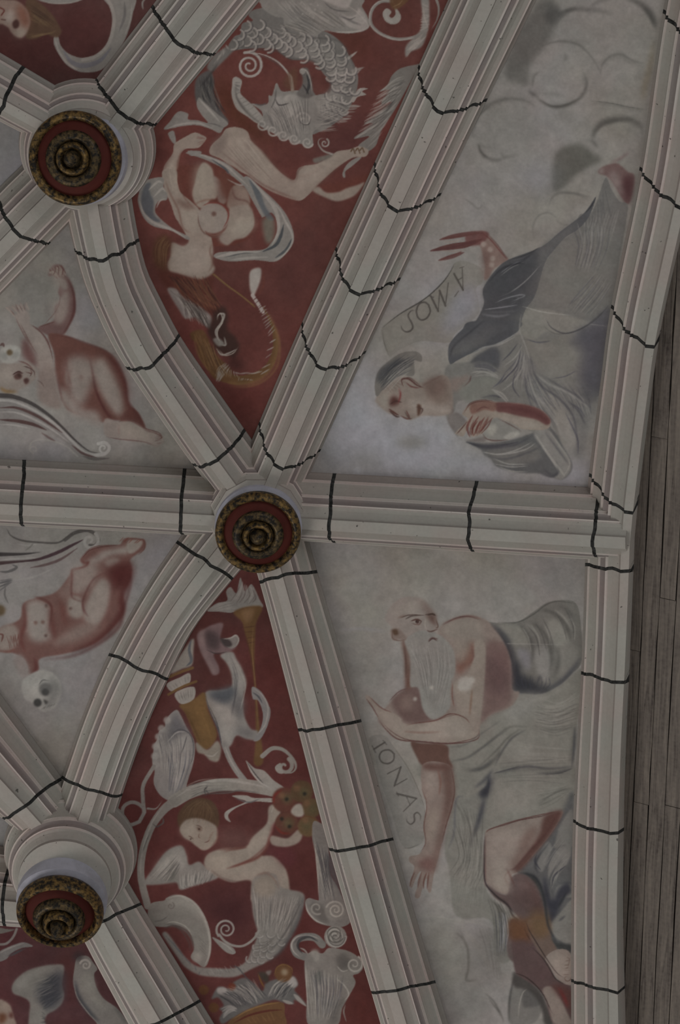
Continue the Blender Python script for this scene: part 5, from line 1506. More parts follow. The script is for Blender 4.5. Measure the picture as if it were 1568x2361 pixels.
f 77695f 14 .8 : 900 560 960 500 960 640 910 760 890 700
f 5d4039 8 .9 : 870 188 1060 205 1062 230 960 240 880 230
f 644540 12 .8 : 850 880 940 870 930 980 880 960 830 930
h 553028 12 4 .8 4 : 815 970 790 1030 778 1080 915 980 905 1040 905 1105
t 5a3d36 8 .8 b : 855 370 890 490 870 640 882 760 840 842
t 52342e 9 .8 b : 1064 210 1092 370 1072 500 1030 640 1000 770
t 6b4136 12 .7 b 6 : 970 230 990 320 980 420
o painted_bearded_head | bald head with long grey beard of the prophet with crossed legs
@ 700 1300 3.136
f 716761 6 1 : 590 400 620 320 700 252 800 236 880 270 935 340 962 382 976 470 968 520 1000 545 900 620 760 600 735 540 650 550 625 500 640 460
f 58392f 8 .95 : 712 560 765 560 775 700 810 860 760 900 738 900 732 700
f 6e6b66 4 1 : 735 545 850 482 960 505 1025 545 1085 630 1098 760 1062 900 1055 1045 940 1125 865 1055 830 900 770 880 775 700 745 610
h 7f7c78 9 22 .6 12 : 780 560 800 700 850 900 1040 580 1060 780 1000 1060
h 55524f 8 14 .5 12 : 800 600 830 760 880 960 1000 620 1040 800 980 1080
f 5f4740 14 .7 : 840 260 920 330 950 380 900 360 850 300
t 3f332f 12 .95 b : 735 400 790 375 870 372
t 5a3d33 14 .7 b 6 : 680 390 740 370
t 4a322d 12 .95 b : 775 415 820 402 855 415
c 3c2824 14 .9 4 : 822 418
t 5b423b 9 .8 b : 780 430 830 440 850 425
f 584139 8 .9 : 888 370 950 368 955 400 960 455 940 440 910 410
t 33261f 12 .9 b : 895 372 930 362 955 372
t 4a312b 10 .9 b : 890 480 920 490 975 470
t 4a302c 16 .9 b : 900 560 930 538 970 545
t 81776e 10 .7 b : 880 400 880 450 890 475
f 655750 5 1 : 630 490 640 470 690 470 735 520 740 550 690 545 650 550
f 463326 5 .9 : 640 480 675 475 685 510 655 515
t 523f37 8 .8 b : 640 490 645 540 690 555 740 548
f 7b7068 16 .8 : 660 320 760 270 840 280 840 340 740 370 650 380
''', 'jonas')

CLIP[0] = PMASK['griffin']
paint('''
@ 280 1700 3.136
g 4a211f 50 .6 : 1100 800 1250 880 1380 1100 1350 1300 1250 1100
g 341b1f 60 .6 : 500 1200 900 1100 940 1300 800 1450 640 1300
@ 600 1961 3.92
g 4c1f1d 50 .7 : 330 600 480 680 580 700 420 760 280 760 240 1000 330 1100 400 1100 380 900 300 800
g 4a201c 50 .7 : 800 680 860 900 900 1000 950 1300 1000 1568 800 1568 780 1400 860 1100
@ 280 1300 3.136
g 44211f 50 .6 : 540 900 640 800 760 760 760 880 620 920
o painted_torch | gold horn-shaped torch with grey flames under the middle boss
f 6b6765 3 1 : 620 340 690 285 765 265 757 200 790 168 832 212 860 98 892 200 942 148 1000 260 1020 315 900 315 800 352 700 345
h 7f7b79 10 8 .8 8 : 800 260 850 180 870 130 940 280 960 220 950 170
h 4f4645 8 6 .7 8 : 780 280 830 210 850 150 960 290 985 250 960 190
h 837e7b 8 5 .7 8 : 640 325 720 285 800 275 680 340 760 330 840 320
f 5b3f25 4 1 : 810 352 900 312 1018 312 975 425 968 520 962 680 972 880 1002 1200 1025 1430 958 1445 972 1250 962 900 930 640 892 500 872 420
f 75553a 8 .7 : 870 340 960 320 940 400 900 420
h 44291e 6 4 .8 5 : 885 460 970 450 900 570 965 560
t 765636 8 .7 b : 950 460 945 640 968 880 990 1200
t 4a2c20 8 .7 b : 890 500 930 640 955 800
o painted_griffin | grey long-necked griffin with a gold saddle cloth and a little castle on its back
f 5d4848 4 1 : 550 510 600 470 660 440 735 432 715 540 765 602 832 600 765 642 668 652 704 742 704 792 660 802 630 742 580 652 555 580
f 463636 8 .9 : 600 500 660 520 710 600 700 630 630 620 605 560
f 6c5855 8 .8 : 560 510 600 480 600 560 620 660 680 760 660 790 600 660
f 6a6462 3 1 : 718 545 780 535 825 512 852 545 838 590 795 612 745 592
f 322a2b 6 .9 : 715 540 780 550 800 590 750 600
t 85807c 10 .9 b : 735 545 790 535 830 518 848 550 830 588
f 6f6b69 4 1 : 715 660 800 636 832 690 872 760 904 860 884 950 884 1080 932 1190 985 1210 975 1272 900 1265 832 1242 792 1312 742 1345 720 1290 690 1180 640 1070 602 970 620 920 700 915 792 890 795 800 762 720
f 7f7a77 12 .8 : 760 660 820 700 880 830 860 900 830 820 790 740
f 46474a 12 .9 : 630 930 700 920 790 890 830 930 790 1000 740 1010 670 970
f 807b77 14 .8 : 660 1000 760 1040 830 1100 800 1220 760 1300 720 1180
f 504e50 14 .8 : 800 1000 880 960 880 1100 830 1100
f 545254 14 .7 : 830 1200 920 1190 960 1250 880 1250
t 37363a 8 .8 b : 620 1000 690 1150 720 1290 730 1330
f 6a6768 3 1 : 945 890 1010 925 1062 1015 1078 1080 1052 1182 1002 1270 955 1275 1010 1180 1022 1080 990 990 950 975
t 35353a 12 .8 b : 950 930 990 960 1020 1010
t 827d7b 12 .8 b : 955 900 1020 950 1060 1040 1040 1160 980 1240
t 6d6967 44 1 n : 745 1300 780 1400 830 1490 890 1568
t 827d7a 14 .8 b : 750 1320 790 1420 850 1520
f 5f4427 4 1 : 420 1022 520 980 602 930 622 1052 682 1190 684 1270 622 1342 560 1312 520 1222 462 1082
f 6c4e2b 20 .7 : 520 1040 590 1000 640 1160 640 1270 570 1220
t 4d351f 12 .7 b 6 : 450 1040 520 1180 570 1300
f 6e675f 4 1 : 540 1290 620 1345 690 1280 720 1330 712 1400 690 1432 640 1420 600 1380 550 1360
t 817b76 10 .8 b : 600 1380 660 1390 705 1350
f 78736f 3 1 : 328 868 420 822 492 790 494 858 430 890 362 922
f 78736f 3 1 : 390 932 520 888 528 970 460 1012 412 1000
h 524d4b 5 7 .8 3 : 405 930 430 1000 515 895 515 970
h 57524f 5 7 .7 3 : 350 880 375 912 480 810 485 855
t 5e4327 20 1 n : 345 818 430 782 515 752
t 5e4327 18 1 n : 340 945 440 890 540 850
f 716c67 4 1 : 350 795 390 720 440 640 520 540 520 640 510 730 440 760
t 45464a 22 .9 b : 505 545 490 620 505 700 470 740
f 6d6867 3 1 : 400 1056 350 1090 318 1140 312 1180 272 1210 262 1262 236 1310 230 1360 222 1430 240 1500 232 1568 250 1630 300 1690 380 1720 450 1680 480 1568 522 1430 528 1290 470 1180 432 1100
f 4e4c50 14 .9 : 390 1080 440 1150 500 1220 440 1230 380 1260 350 1330 340 1200
f 7f7a78 14 .8 : 400 1260 480 1230 500 1330 450 1500 400 1600 350 1480 360 1350
h 45444a 10 7 .7 10 : 340 1360 360 1480 340 1650 500 1330 480 1480 420 1680
h 8a8582 8 7 .7 10 : 360 1320 390 1480 370 1660 480 1300 460 1450 410 1640
c 7b7674 26 .8 10 : 330 1130 290 1190 268 1250 246 1320 240 1390 250 1450
t 8a8582 8 .8 b : 330 1290 400 1220 470 1215
o painted_vine | pale knotted vine with leaves arching over the cherub
t 716c68 34 1 e : 1020 1390 1090 1335 1170 1345 1240 1410 1262 1470 1230 1510 1160 1512
q 77726e 30 62 1.0 300 : 1180 1465
f 7a7571 3 1 : 1150 1440 1110 1470 1130 1510 1170 1515 1160 1480
@ 280 1700 3.136
s 736e69 92 1 n : 1110 385 950 355 800 342 650 352 500 395 380 462
s 6d6864 70 1 e : 400 450 300 530 210 660 160 800 140 950 150 1060 185 1215
s 6d6864 52 1 n : 210 660 160 800 140 950 150 1060 190 1220
t 827d79 22 .8 b : 1080 370 900 330 700 310 520 360 400 430
t 4c4948 12 .7 b : 1000 400 850 385 780 400 640 410
t 4c4948 14 .8 b : 640 410 610 380 620 340
h 4f4c4a 8 4 .8 6 : 480 350 620 320 500 440 560 400
t 4b4848 12 .8 b : 250 650 300 620 300 580
t 817c78 14 .7 b : 300 500 220 620 170 760 140 900 140 1020
f 77726e 3 1 : 898 168 962 222 1032 242 1100 310 1180 372 1062 380 980 310
t 2f2c2e 8 .8 b : 905 175 970 270 1040 350
t 8a8581 12 .9 b : 905 180 940 250 1000 320 1080 370
f 7b7672 3 1 : 1095 442 960 438 900 420 800 422 850 445 900 465 800 510 748 545 752 590 790 612 772 562 840 505 960 465 1090 470
t 4b494b 12 .8 b : 820 440 920 470 1000 445
t 6b6663 26 1 n : 130 610 60 632 12 580 12 510 60 472 120 480 165 530 130 610
t 6b6663 28 1 n : 165 540 155 440 160 340 235 210
t 6b6663 14 1 e : 190 515 250 515 298 455
h 4a3d3c 5 9 .6 3 : 145 500 175 490 160 330 180 340
o painted_cherub | winged cherub with brown hair and a furry fish tail reaching for fruit
f 6b6663 4 1 : 165 1040 250 920 330 820 430 782 470 850 490 922 560 898 612 940 700 1010 600 1052 500 1082 425 1102 395 1050 300 1062 180 1068
f 55544f 12 .9 : 330 1030 340 960 380 900 400 1000 370 1050
f 7b7672 12 .8 : 240 950 330 840 430 800 460 900 420 960 380 880 300 960
h 827d79 9 9 .7 8 : 200 1030 280 940 360 860 330 1040 380 960 430 880
h 807b77 16 9 .8 8 : 430 1000 430 1095 640 960 610 1050
h 4b4948 8 9 .7 8 : 440 990 450 1090 660 980 620 1050
f 4c3627 6 1 : 405 570 470 472 560 438 652 460 702 540 700 650 640 640 520 600 430 660
h 5e4530 8 10 .6 10 : 430 600 480 500 580 450 640 620 650 540 620 470
g 5b3a36 30 .8 : 700 660 820 650 940 720 880 800 720 830
f 776b63 4 1 : 424 662 462 602 540 584 622 604 688 650 692 740 652 790 592 816 540 784 500 752 450 722
f 857b72 16 .8 : 440 660 500 610 530 650 510 720 470 710
f 4a322c 10 .9 : 530 640 580 630 600 670 570 700 540 690
f 4c352e 8 .9 : 498 730 530 735 520 760
t 3f2522 9 .9 b : 580 720 610 730 600 750
t 3f2522 12 .9 b : 590 770 630 765 640 750
t 5f4038 12 .6 b 6 : 560 640 580 700 570 750
t 5a302b 14 .7 b 6 : 690 660 692 740 650 795
f 786d65 4 1 : 598 920 620 850 700 812 800 800 902 790 950 720 1050 622 1062 520 1082 490 1120 488 1152 540 1102 640 1062 780 1012 852 1100 860 1182 942 1212 1050 1210 1160 1130 1192 945 1192 938 1040 800 1048 700 1012 640 972
f 83796f 20 .8 : 640 880 760 840 800 900 760 960 660 940
f 837970 16 .8 : 940 760 1020 680 1050 700 1000 800 940 800
f 7f756c 16 .8 : 820 990 960 940 1060 900 1040 960 940 1000
t 5b3029 14 .8 b 4 : 700 815 800 805 860 800 910 795
t 5c2f28 22 .8 b 6 : 760 950 880 910 980 870 1050 800 1080 700
t 62453c 12 .7 b 6 : 960 1010 1040 980 1110 1010 1150 1080
t 5b3a31 14 .8 b 6 : 1150 1080 1170 1160 1160 1190
t 8a8077 9 .8 n : 1085 540 1100 505
h 7c7067 10 4 .9 4 : 1090 560 1110 500 1120 570 1150 510
f 55272a 14 .8 : 1040 810 1200 790 1260 850 1250 920 1180 930 1110 860
t 5f1f1f 20 .6 b 10 : 1060 790 1100 640 1130 620
f 776b63 4 1 : 1085 712 1200 730 1270 670 1310 695 1282 760 1190 792 1090 775
@ 350 1961 3.92
f 67625f 5 1 : 905 290 1000 210 1120 220 1160 320 1230 350 1375 395 1355 560 1290 720 1185 880 1062 992 900 1072 750 1142 560 1142 420 1122 300 1052 230 960 140 830 95 755 135 740 220 850 300 960 400 1042 560 1062 740 1062 850 1002 900 900 955 750 912 560
f 71685f 14 .9 : 920 290 1020 220 1100 240 1130 340 1060 420 940 400
h 837e7a 10 30 .6 14 : 950 380 960 560 960 720 1330 420 1280 580 1230 760
h 4a4848 9 16 .6 14 : 940 420 950 560 950 700 1350 450 1290 600 1230 760
t 3f3f41 40 .7 b 14 : 1370 420 1340 580 1270 740 1170 900 1060 1000
t 837e7a 18 .8 b : 915 340 940 480 950 600 960 700
k 7d7875 4b4949 62 1 : 960 720 930 860 860 1000 1260 740 1150 880 1000 1010
h 4f4c4b 9 8 .6 6 : 500 1080 540 1130 800 1030 850 1090
h 827d79 8 7 .6 6 : 520 1070 560 1120 790 1020 830 1080
h 46474a 10 8 .7 8 : 120 760 200 860 420 1080 420 1120
t 6f6a67 22 1 n : 970 720 920 800 830 860 740 860 660 820 610 760
q 77726f 20 92 1.9 140 : 672 712
f 6b6663 3 1 : 545 785 620 815 700 858 740 885 758 925 720 938 650 902
t 827d79 9 .8 b : 600 810 690 870 740 920
o painted_cornucopia | pale curved cornucopia beside the lower left rib
f 67625e 4 1 : -20 490 110 452 130 430 200 402 300 412 400 482 482 602 532 760 532 930 482 1052 400 1010 352 962 382 880 352 760 292 702 200 672 110 692 -20 660
f 76716c 14 .8 : 140 450 280 430 400 520 460 640 420 620 320 520 200 500
t 827c77 22 .8 b : 150 430 260 410 380 470 470 600 520 760 520 930 480 1040
t 4b4846 24 .8 b 8 : 110 700 200 680 300 720 360 800 380 900
t 8a857f 9 .7 b : 100 670 200 645 310 690 370 780
q 5b5350 10 36 1.2 -60 : 170 500
t 4f4b48 12 .8 b : 20 640 90 630 150 590
c 77726d 46 .9 16 : 410 965
h 544f4c 7 5 .6 6 : 420 780 500 860 410 860 500 960
o painted_fruit | cluster of red and green pomegranates in the cherub's hands
@ 280 1700 3.136
c 573128 92 1 6 : 1180 452
c 503a28 82 1 6 : 1305 392
c 4f3c28 72 1 6 : 1372 512
c 553228 84 1 6 : 1195 622
c 54402a 78 1 6 : 1352 642
c 4d4630 40 .8 30 : 1200 440 1320 400 1380 520 1210 620 1340 640
c 6a4a33 24 .8 20 : 1160 420 1270 370 1340 480 1330 600
t 6b1f1a 14 .8 b 6 : 1100 480 1110 420 1160 380
t 6b1f1a 14 .8 b 6 : 1110 640 1160 690 1220 695
t 5e3a24 8 .7 b : 1290 600 1340 570 1410 600 1425 650
c 24221e 14 .9 6 : 1325 408 1215 645 1195 448 1160 590
f 837d76 5 1 : 1255 490 1300 485 1318 560 1270 575 1225 540
o painted_candelabrum | grey ornate candelabrum of shells and scrolls beside the long lower rib
@ 600 1961 3.92
f 65605e 3 1 : 470 -120 480 -260 540 -250 600 -200 620 0 630 200 700 330 760 460 800 560 820 640 740 690 600 678 500 640 430 560 405 470 440 430 520 450 530 420 515 200 500 20
f 47464a 10 .8 : 600 40 660 60 720 300 770 450 700 340 620 200
h 85807c 10 8 .7 8 : 500 40 530 200 560 460 600 40 620 260 680 460
h 3f3e42 9 6 .7 8 : 530 100 550 260 590 460 600 60 600 240 620 340
t 8a8580 12 .9 b : 490 -120 505 60 520 220 530 420
f 544f4d 8 .9 : 450 500 500 470 560 500 610 600 620 660 520 620
t 8a8580 14 .9 b : 412 470 430 550 500 630 600 672
q 75706c 18 60 1.2 60 : 510 520
c 6b6663 92 1 8 : 675 545
q 85807c 16 86 1.8 200 : 680 540
c 6d6865 102 1 4 : 680 780
q 87827e 18 96 2.2 0 : 680 780
q 4b4847 9 84 2.0 0 : 684 786
t 5f5c5a 70 1 n : 560 850 500 790 420 780 340 800 305 860 330 930 400 960
t 2f2f31 26 .8 b : 520 820 440 780 360 810 340 870 380 930
t 8a8581 14 .9 b : 540 800 440 768 340 780 285 840 300 910 360 965
t 7a7672 14 .9 b : 440 950 400 900 360 880
f 67625f 3 1 : 400 1000 470 910 560 930 620 880 720 890 800 910 880 960 930 1050 890 1110 840 1130 862 1200 800 1320 740 1430 690 1580 440 1580 420 1300
f 4f4b49 10 .9 : 690 960 760 930 820 1000 800 1060 720 1080 690 1020
q 87827e 18 80 1.6 -60 : 850 1030
t 87827e 12 .8 b : 690 1040 740 1090 800 1080
f 77726e 8 .9 : 460 910 520 900 540 980 490 1000
h 85807b 11 12 .7 10 : 420 1060 450 1250 470 1540 700 1120 680 1300 640 1540
h 45434a 10 9 .7 10 : 450 1080 500 1250 520 1500 740 1180 720 1300 660 1480
f 3f4140 8 .7 : 500 1110 550 1090 550 1200 510 1180
f 4a4745 14 .7 : 640 1420 760 1330 720 1440 690 1568 620 1568
t 8a8580 12 .8 b : 410 1020 420 1250 440 1540
t 8a8580 12 .8 b : 680 1150 760 1220 800 1300 760 1360
t 6b6663 12 .9 b : 770 1390 755 1460 780 1550
o painted_basket | brown fruit basket with grey acanthus leaves at the bottom edge
@ 350 1961 3.92
f 5b3d26 4 1 : 720 1520 830 1450 960 1400 1100 1370 1190 1380 1200 1470 1180 1600 720 1600
t 79582f 14 .8 b : 740 1520 860 1450 1000 1400 1150 1375
t 4a1f1a 20 .8 b : 740 1560 880 1490 1040 1450 1180 1440
h 6f5130 9 6 .7 8 : 860 1520 900 1568 1080 1460 1120 1540
f 4f4d4d 5 1 : 590 1240 640 1232 690 1250 740 1190 830 1150 900 1180 1000 1270 1030 1200 1130 1160 1230 1140 1290 1140 1322 1210 1290 1260 1340 1320 1400 1400 1290 1350 1280 1390 1180 1370 1100 1350 960 1400 840 1450 720 1520 640 1568 610 1520 640 1460 610 1430 650 1400 600 1330 540 1340
h 7d7876 14 14 .7 12 : 600 1290 700 1340 800 1400 860 1200 920 1290 960 1380
h 2c2b2e 11 14 .7 12 : 600 1320 700 1370 760 1440 840 1210 900 1290 940 1370
h 807b78 13 7 .7 10 : 1040 1320 1090 1220 1170 1160 1160 1340 1220 1260 1290 1180
h 2f2e31 10 6 .7 10 : 1060 1340 1120 1250 1190 1180 1180 1340 1240 1270 1270 1200
f 837e7c 6 .9 : 590 1250 640 1235 680 1255 660 1290 600 1290
f 807b7a 6 .9 : 1220 1180 1280 1140 1318 1210 1270 1240
f 77726f 4 .9 : 1180 1350 1240 1360 1280 1385 1220 1385
f 7a7572 4 .9 : 1280 1300 1330 1320 1400 1410 1320 1360
h 7d7876 16 6 .8 10 : 630 1440 700 1410 770 1420 650 1520 700 1460 760 1450
c 56361f 46 .9 14 : 470 1260 560 1420
c 5a3b24 80 1 8 : 1190 1110
c 80735f 30 .7 26 : 1200 1100
t 6b4a26 12 .8 b : 1110 1130 1130 1060 1190 1030 1260 1060 1275 1110
f 33302a 8 .9 : 960 1110 1030 1100 1060 1160 1030 1200
t 64421f 14 .9 b : 960 1110 990 1190 1020 1240
c 5f2a1c 34 .9 12 : 725 1230
t 3b3a3d 12 .8 b : 720 1040 780 1060 830 1120 900 1200
f 625d5a 6 .9 : 1030 1095 1080 1085 1060 1130
''', 'griffin')

CLIP[0] = PMASK['putto_up']
paint('''
@ 0 400 3.136
g 6f6e76 60 .95 : 470 470 540 560 600 800 700 1000 740 1100 620 1150 560 1000 560 800 480 600
g 56534f 60 .6 : 150 700 300 620 430 900 380 1050 240 1060 160 900
g 5a5652 60 .5 : 0 880 150 830 200 950 60 1000
@ 0 800 3.136
g 6b6a70 40 .8 : 0 740 150 760 280 740 420 700 540 790 560 810 200 800 0 800
o painted_putto | naked putto with raised hands and a white flower by the ear
@ 0 400 3.136
f 5f4643 4 1 : 420 860 440 780 400 740 350 740 360 700 390 660 450 670 480 740 510 790 535 880 540 1000 500 1090 460 1165 380 1180 290 1140 280 1110 390 1060 400 960 450 920
f 6f635d 8 .9 : 450 870 500 870 490 1000 440 1080 400 1070 400 1000
f 6c5f5a 6 .9 : 420 760 470 770 490 830 450 830
h 573836 10 5 .8 4 : 400 740 370 700 400 670 470 720 450 680 440 660
t 4f2f2e 12 .7 b 6 : 480 740 530 860 538 1000 490 1110 450 1165
f 70655f 4 1 : 110 1030 150 1000 190 990 215 1030 220 1090 280 1130 340 1200 370 1290 385 1380 400 1440 440 1520 300 1500 270 1420 255 1300 220 1230 170 1160 130 1090
h 6b5f5a 11 5 .9 5 : 120 1020 70 980 45 960 200 990 185 960 180 930
t 573a37 8 .8 b : 220 1090 280 1130 340 1200 370 1290 390 1390
t 5d413d 8 .7 b : 110 1040 170 1160 220 1240
f 5b3b38 10 .9 : 170 1190 220 1240 255 1310 260 1400 200 1360 160 1300
f 5c3a33 6 1 : 350 1165 470 1170 600 1220 740 1270 820 1330 880 1440 910 1530 920 1620 940 1680 1000 1730 1050 1840 960 1800 880 1790 800 1780 740 1800 640 1760 480 1700 420 1520 400 1420 390 1300
f 70655f 18 1 : 480 1360 560 1330 640 1350 690 1400 650 1520 600 1680 520 1640 480 1500
f 736862 10 1 : 680 1400 740 1350 800 1450 860 1570 880 1680 860 1740 800 1690 740 1590 700 1480
f 6f645e 14 1 : 420 1540 500 1600 600 1700 700 1720 740 1830 640 1790 520 1740 440 1640
t 4f2926 26 .8 b 10 : 740 1290 830 1370 900 1510 920 1640 960 1720 1040 1860
t 4a2523 12 .9 b 4 : 650 1340 670 1450 690 1560 740 1680 800 1770 850 1790
f 532e2b 8 .9 : 565 1470 585 1450 600 1480 590 1510
t 5c3530 14 .7 b 8 : 480 1280 470 1400 450 1500 500 1560
t 553230 14 .8 b 6 : 390 1400 420 1520 450 1650
t 5a3631 14 .6 b 10 : 520 1380 500 1500 510 1600
f 6b5d57 8 1 : 290 1440 350 1380 400 1440 420 1560 440 1700 300 1660 270 1560
@ 0 800 3.136
f 70655f 4 1 : 760 520 860 540 960 530 1040 580 1110 610 1170 640 1182 690 1130 722 1060 690 960 680 850 660 760 640
f 53302b 6 .9 : 880 500 940 440 1000 480 1050 590 960 540 880 535
t 5b3733 10 .8 b : 860 540 900 530 960 540 1040 590
t 5d4441 7 .8 b : 770 650 880 670 1000 680 1060 690 1120 715
t 573632 8 .8 b : 1050 600 1140 630 1170 655 1150 665
t 6b4a45 10 .6 b 6 : 860 560 860 640
h 5a4643 6 3 .7 4 : 1130 690 1170 690 1130 650 1170 660
f 6e645d 5 1 : 0 130 60 120 130 115 190 100 250 140 268 200 240 250 180 290 100 320 40 320 0 300
f 776f67 16 .8 : 10 150 80 140 90 220 60 280 10 260
f 4a302c 6 .9 : 100 210 130 185 160 205 150 230 115 235
f 4a2e2b 6 .9 : 170 235 200 225 210 250 185 270
t 3c2624 9 .9 b : 90 200 130 180 165 195
t 5a3a37 10 .8 b : 130 100 190 120 240 160
t 553632 8 .8 b : 180 180 230 190 215 160
t 6d4c22 22 .8 b 8 : 0 290 40 320 130 325
t 4b3c37 7 .8 b : 270 240 300 260 320 290
f 7d7a74 4 1 : 0 30 40 -10 110 -10 148 20 140 70 110 110 60 120 10 100
c 6a6863 30 .7 16 : 30 70 110 60
c 4b3c29 22 .9 10 : 70 40
t 4a3330 20 .8 b : 0 -10 20 -20 30 0
o painted_scrollwork | grey and brown curling scrollwork above the level rib on the left
f 67625f 4 1 : -10 360 100 370 250 440 400 540 520 660 620 750 700 780 640 810 560 790 480 700 400 640 300 590 150 560 -10 560
t 35302f 34 .9 e : -10 350 100 360 230 410 350 490 450 580 550 680 640 750 720 770
t 817c78 18 .9 n : -10 385 100 395 250 460 400 560 520 680 610 760 700 785
t 4a3432 22 .9 b : -10 440 120 440 250 490 350 550 450 620
t 827d79 16 .8 b : -10 470 120 475 260 530 380 600 500 690
t 3f2b29 26 .9 b : -10 525 120 535 240 560 335 600
t 807b77 12 .8 b : -10 560 100 565 220 590
t 4a3432 18 .8 b : 520 710 600 770 700 800
t 4d4845 22 .8 b : 600 790 680 810 790 805
t 85807c 24 .95 n : 690 782 760 772 790 730 760 692 710 700
q 85807c 18 44 1.2 -20 : 748 732
t 77736e 12 .8 n : 560 790 480 720 380 680 290 670 230 690 215 740 240 770
q 77736e 9 32 .9 180 : 246 745
t 4b3634 16 .6 b : 300 620 360 660 400 680
''', 'putto_up')

CLIP[0] = PMASK['putto_low']
paint('''
@ 0 1200 3.136
g 6a686f 60 .95 : 1080 160 1290 110 1240 220 1100 380 980 560 900 680 900 560 950 420 1040 260
g 625f60 60 .6 : 600 900 780 820 640 1100 520 1400 400 1500 440 1200
g 6b6963 40 .6 : 300 60 700 60 1000 100 860 140 560 150 300 140
o painted_scrollwork | dark brush scrollwork below the level rib on the left
t 3f3b39 14 .9 b : 50 60 80 110 160 145 280 158 420 160 500 110 600 78
t 403c3a 26 .9 n : 470 140 540 90 630 72 690 100 712 140 690 180 650 182
q 77736f 26 66 1.3 -50 : 650 148
t 36262a 24 .95 b : 150 300 280 280 420 230 520 180 600 140
t 4a3a39 20 .9 b : 220 342 330 320 440 280 560 200
t 2b2727 30 .9 e : -10 245 100 245 200 240 300 228
t 332526 26 .9 e : -10 310 100 300 200 290 330 270
t 7b7773 10 .7 b : -10 285 150 275 300 265
t 77736f 12 .7 b : 120 170 200 180 280 170
t 57534f 12 .8 b : 180 220 220 190 240 165
t 403e3d 20 .8 b : -10 370 60 370 120 340 90 320
f 6f6b67 5 .9 : 60 390 130 385 150 410 100 430
h 3a393a 11 6 .8 8 : -10 440 90 430 -10 500 80 450
t 77736f 14 .7 b : 120 430 240 410 400 340
t 3f3c3b 14 .8 b : 40 480 35 540 60 600
g 6b6763 30 .8 : 80 460 300 440 480 360 520 340 440 480 300 560 180 580 60 620
o painted_putto | naked putto lying with raised feet, shaded in deep red
f 62433d 6 1 : 170 600 260 560 400 520 500 400 520 350 600 330 580 280 660 210 750 190 860 180 900 130 1000 130 1050 150 1040 210 980 250 940 290 955 360 930 460 890 510 900 600 890 680 830 760 700 880 560 940 440 970 290 1000 280 1080 250 1150 210 1180 190 1140 200 1060 170 1000 100 960 20 950 -10 940 -10 790 100 740 150 700
f 726660 12 1 : 520 360 600 330 640 310 700 330 680 420 640 470 580 520 530 510
f 746a64 10 1 : 640 290 720 240 740 220 900 190 940 180 920 240 820 250 700 310 650 320
f 70645d 8 1 : 760 290 830 270 870 290 800 340 770 330
f 736861 8 1 : 640 560 680 480 740 420 800 450 790 560 770 650 720 740 670 760 610 720 610 640
f 70665f 8 1 : 490 590 520 550 580 560 605 620 600 690 550 710 500 680
f 726862 14 1 : 200 590 300 580 350 620 350 700 350 780 370 850 300 880 220 860 190 760
f 6b5c55 16 .9 : 370 900 460 820 600 740 720 760 620 840 480 890
f 6f625b 8 1 : -10 790 60 750 110 760 140 830 120 900 60 940 -10 930
f 6d635f 8 1 : 100 1000 150 970 200 1040 220 1130 190 1160 130 1100
f 746a63 6 1 : 920 160 960 140 1030 150 1010 200 950 240 920 220
t 4b2422 46 .8 b 14 : 940 300 930 420 880 560 880 660 800 780 680 880 520 950
f 4d2623 20 .9 : 780 340 860 330 940 300 940 400 880 480 820 500 790 420
t 5a2c28 14 .8 b 6 : 520 360 520 440 510 520 590 540
t 5a2c28 12 .9 b 4 : 590 290 620 310 640 300 620 330 540 355
t 553030 10 .8 b 4 : 600 560 605 640 640 700
t 552b27 26 .7 b 14 : 370 640 380 760 400 860
t 5a2f2a 24 .7 b 12 : 400 520 440 600 460 700 480 760
t 54302b 14 .8 b 6 : 250 555 320 580 370 620 372 680
t 572d29 26 .8 b 10 : 170 600 180 740 150 850 180 950
t 4f2725 26 .8 b 10 : 250 990 260 1070 220 1170
t 53302c 10 .9 b : 590 275 650 215 740 190 880 180
t 5c3a33 8 .9 b : 990 140 1040 140 1046 200 1000 250
h 63332a 7 5 .8 4 : 870 160 900 120 990 170 1030 140
c 5a4640 12 .9 8 : 512 636 335 620 332 830
c 5f4038 14 .7 10 : 258 740 310 735
h 5e352e 7 4 .8 5 : 80 830 95 890 130 820 125 880
t 57302b 14 .8 b : -10 820 20 830 10 880
t 63382f 12 .7 b 6 : 0 945 60 950 110 930
c 4a3a26 40 .9 16 : 0 650
o painted_skull | pale human skull painted under the reclining putto
f 78746f 6 1 : 155 1200 170 1150 240 1100 320 1080 400 1120 440 1190 440 1260 410 1330 370 1370 320 1385 280 1360 240 1320 180 1290
f 827e78 16 .8 : 190 1200 260 1150 300 1180 280 1280 220 1280
f 504e4c 16 .8 : 360 1140 430 1190 430 1260 380 1320 340 1380 320 1330 370 1260
c 4b4947 50 .9 16 : 330 1220
c 343332 26 .9 10 : 328 1240
c 2f2e2d 30 .95 8 : 272 1318
f 343230 4 .9 : 315 1295 345 1310 330 1330
t 4d4a48 10 .8 b : 280 1190 310 1155 360 1160
h 4a4845 7 6 .7 5 : 300 1370 330 1345 380 1340 400 1320
t 5a5650 12 .5 b 8 : 300 1060 380 1080 440 1150
''', 'putto_low')

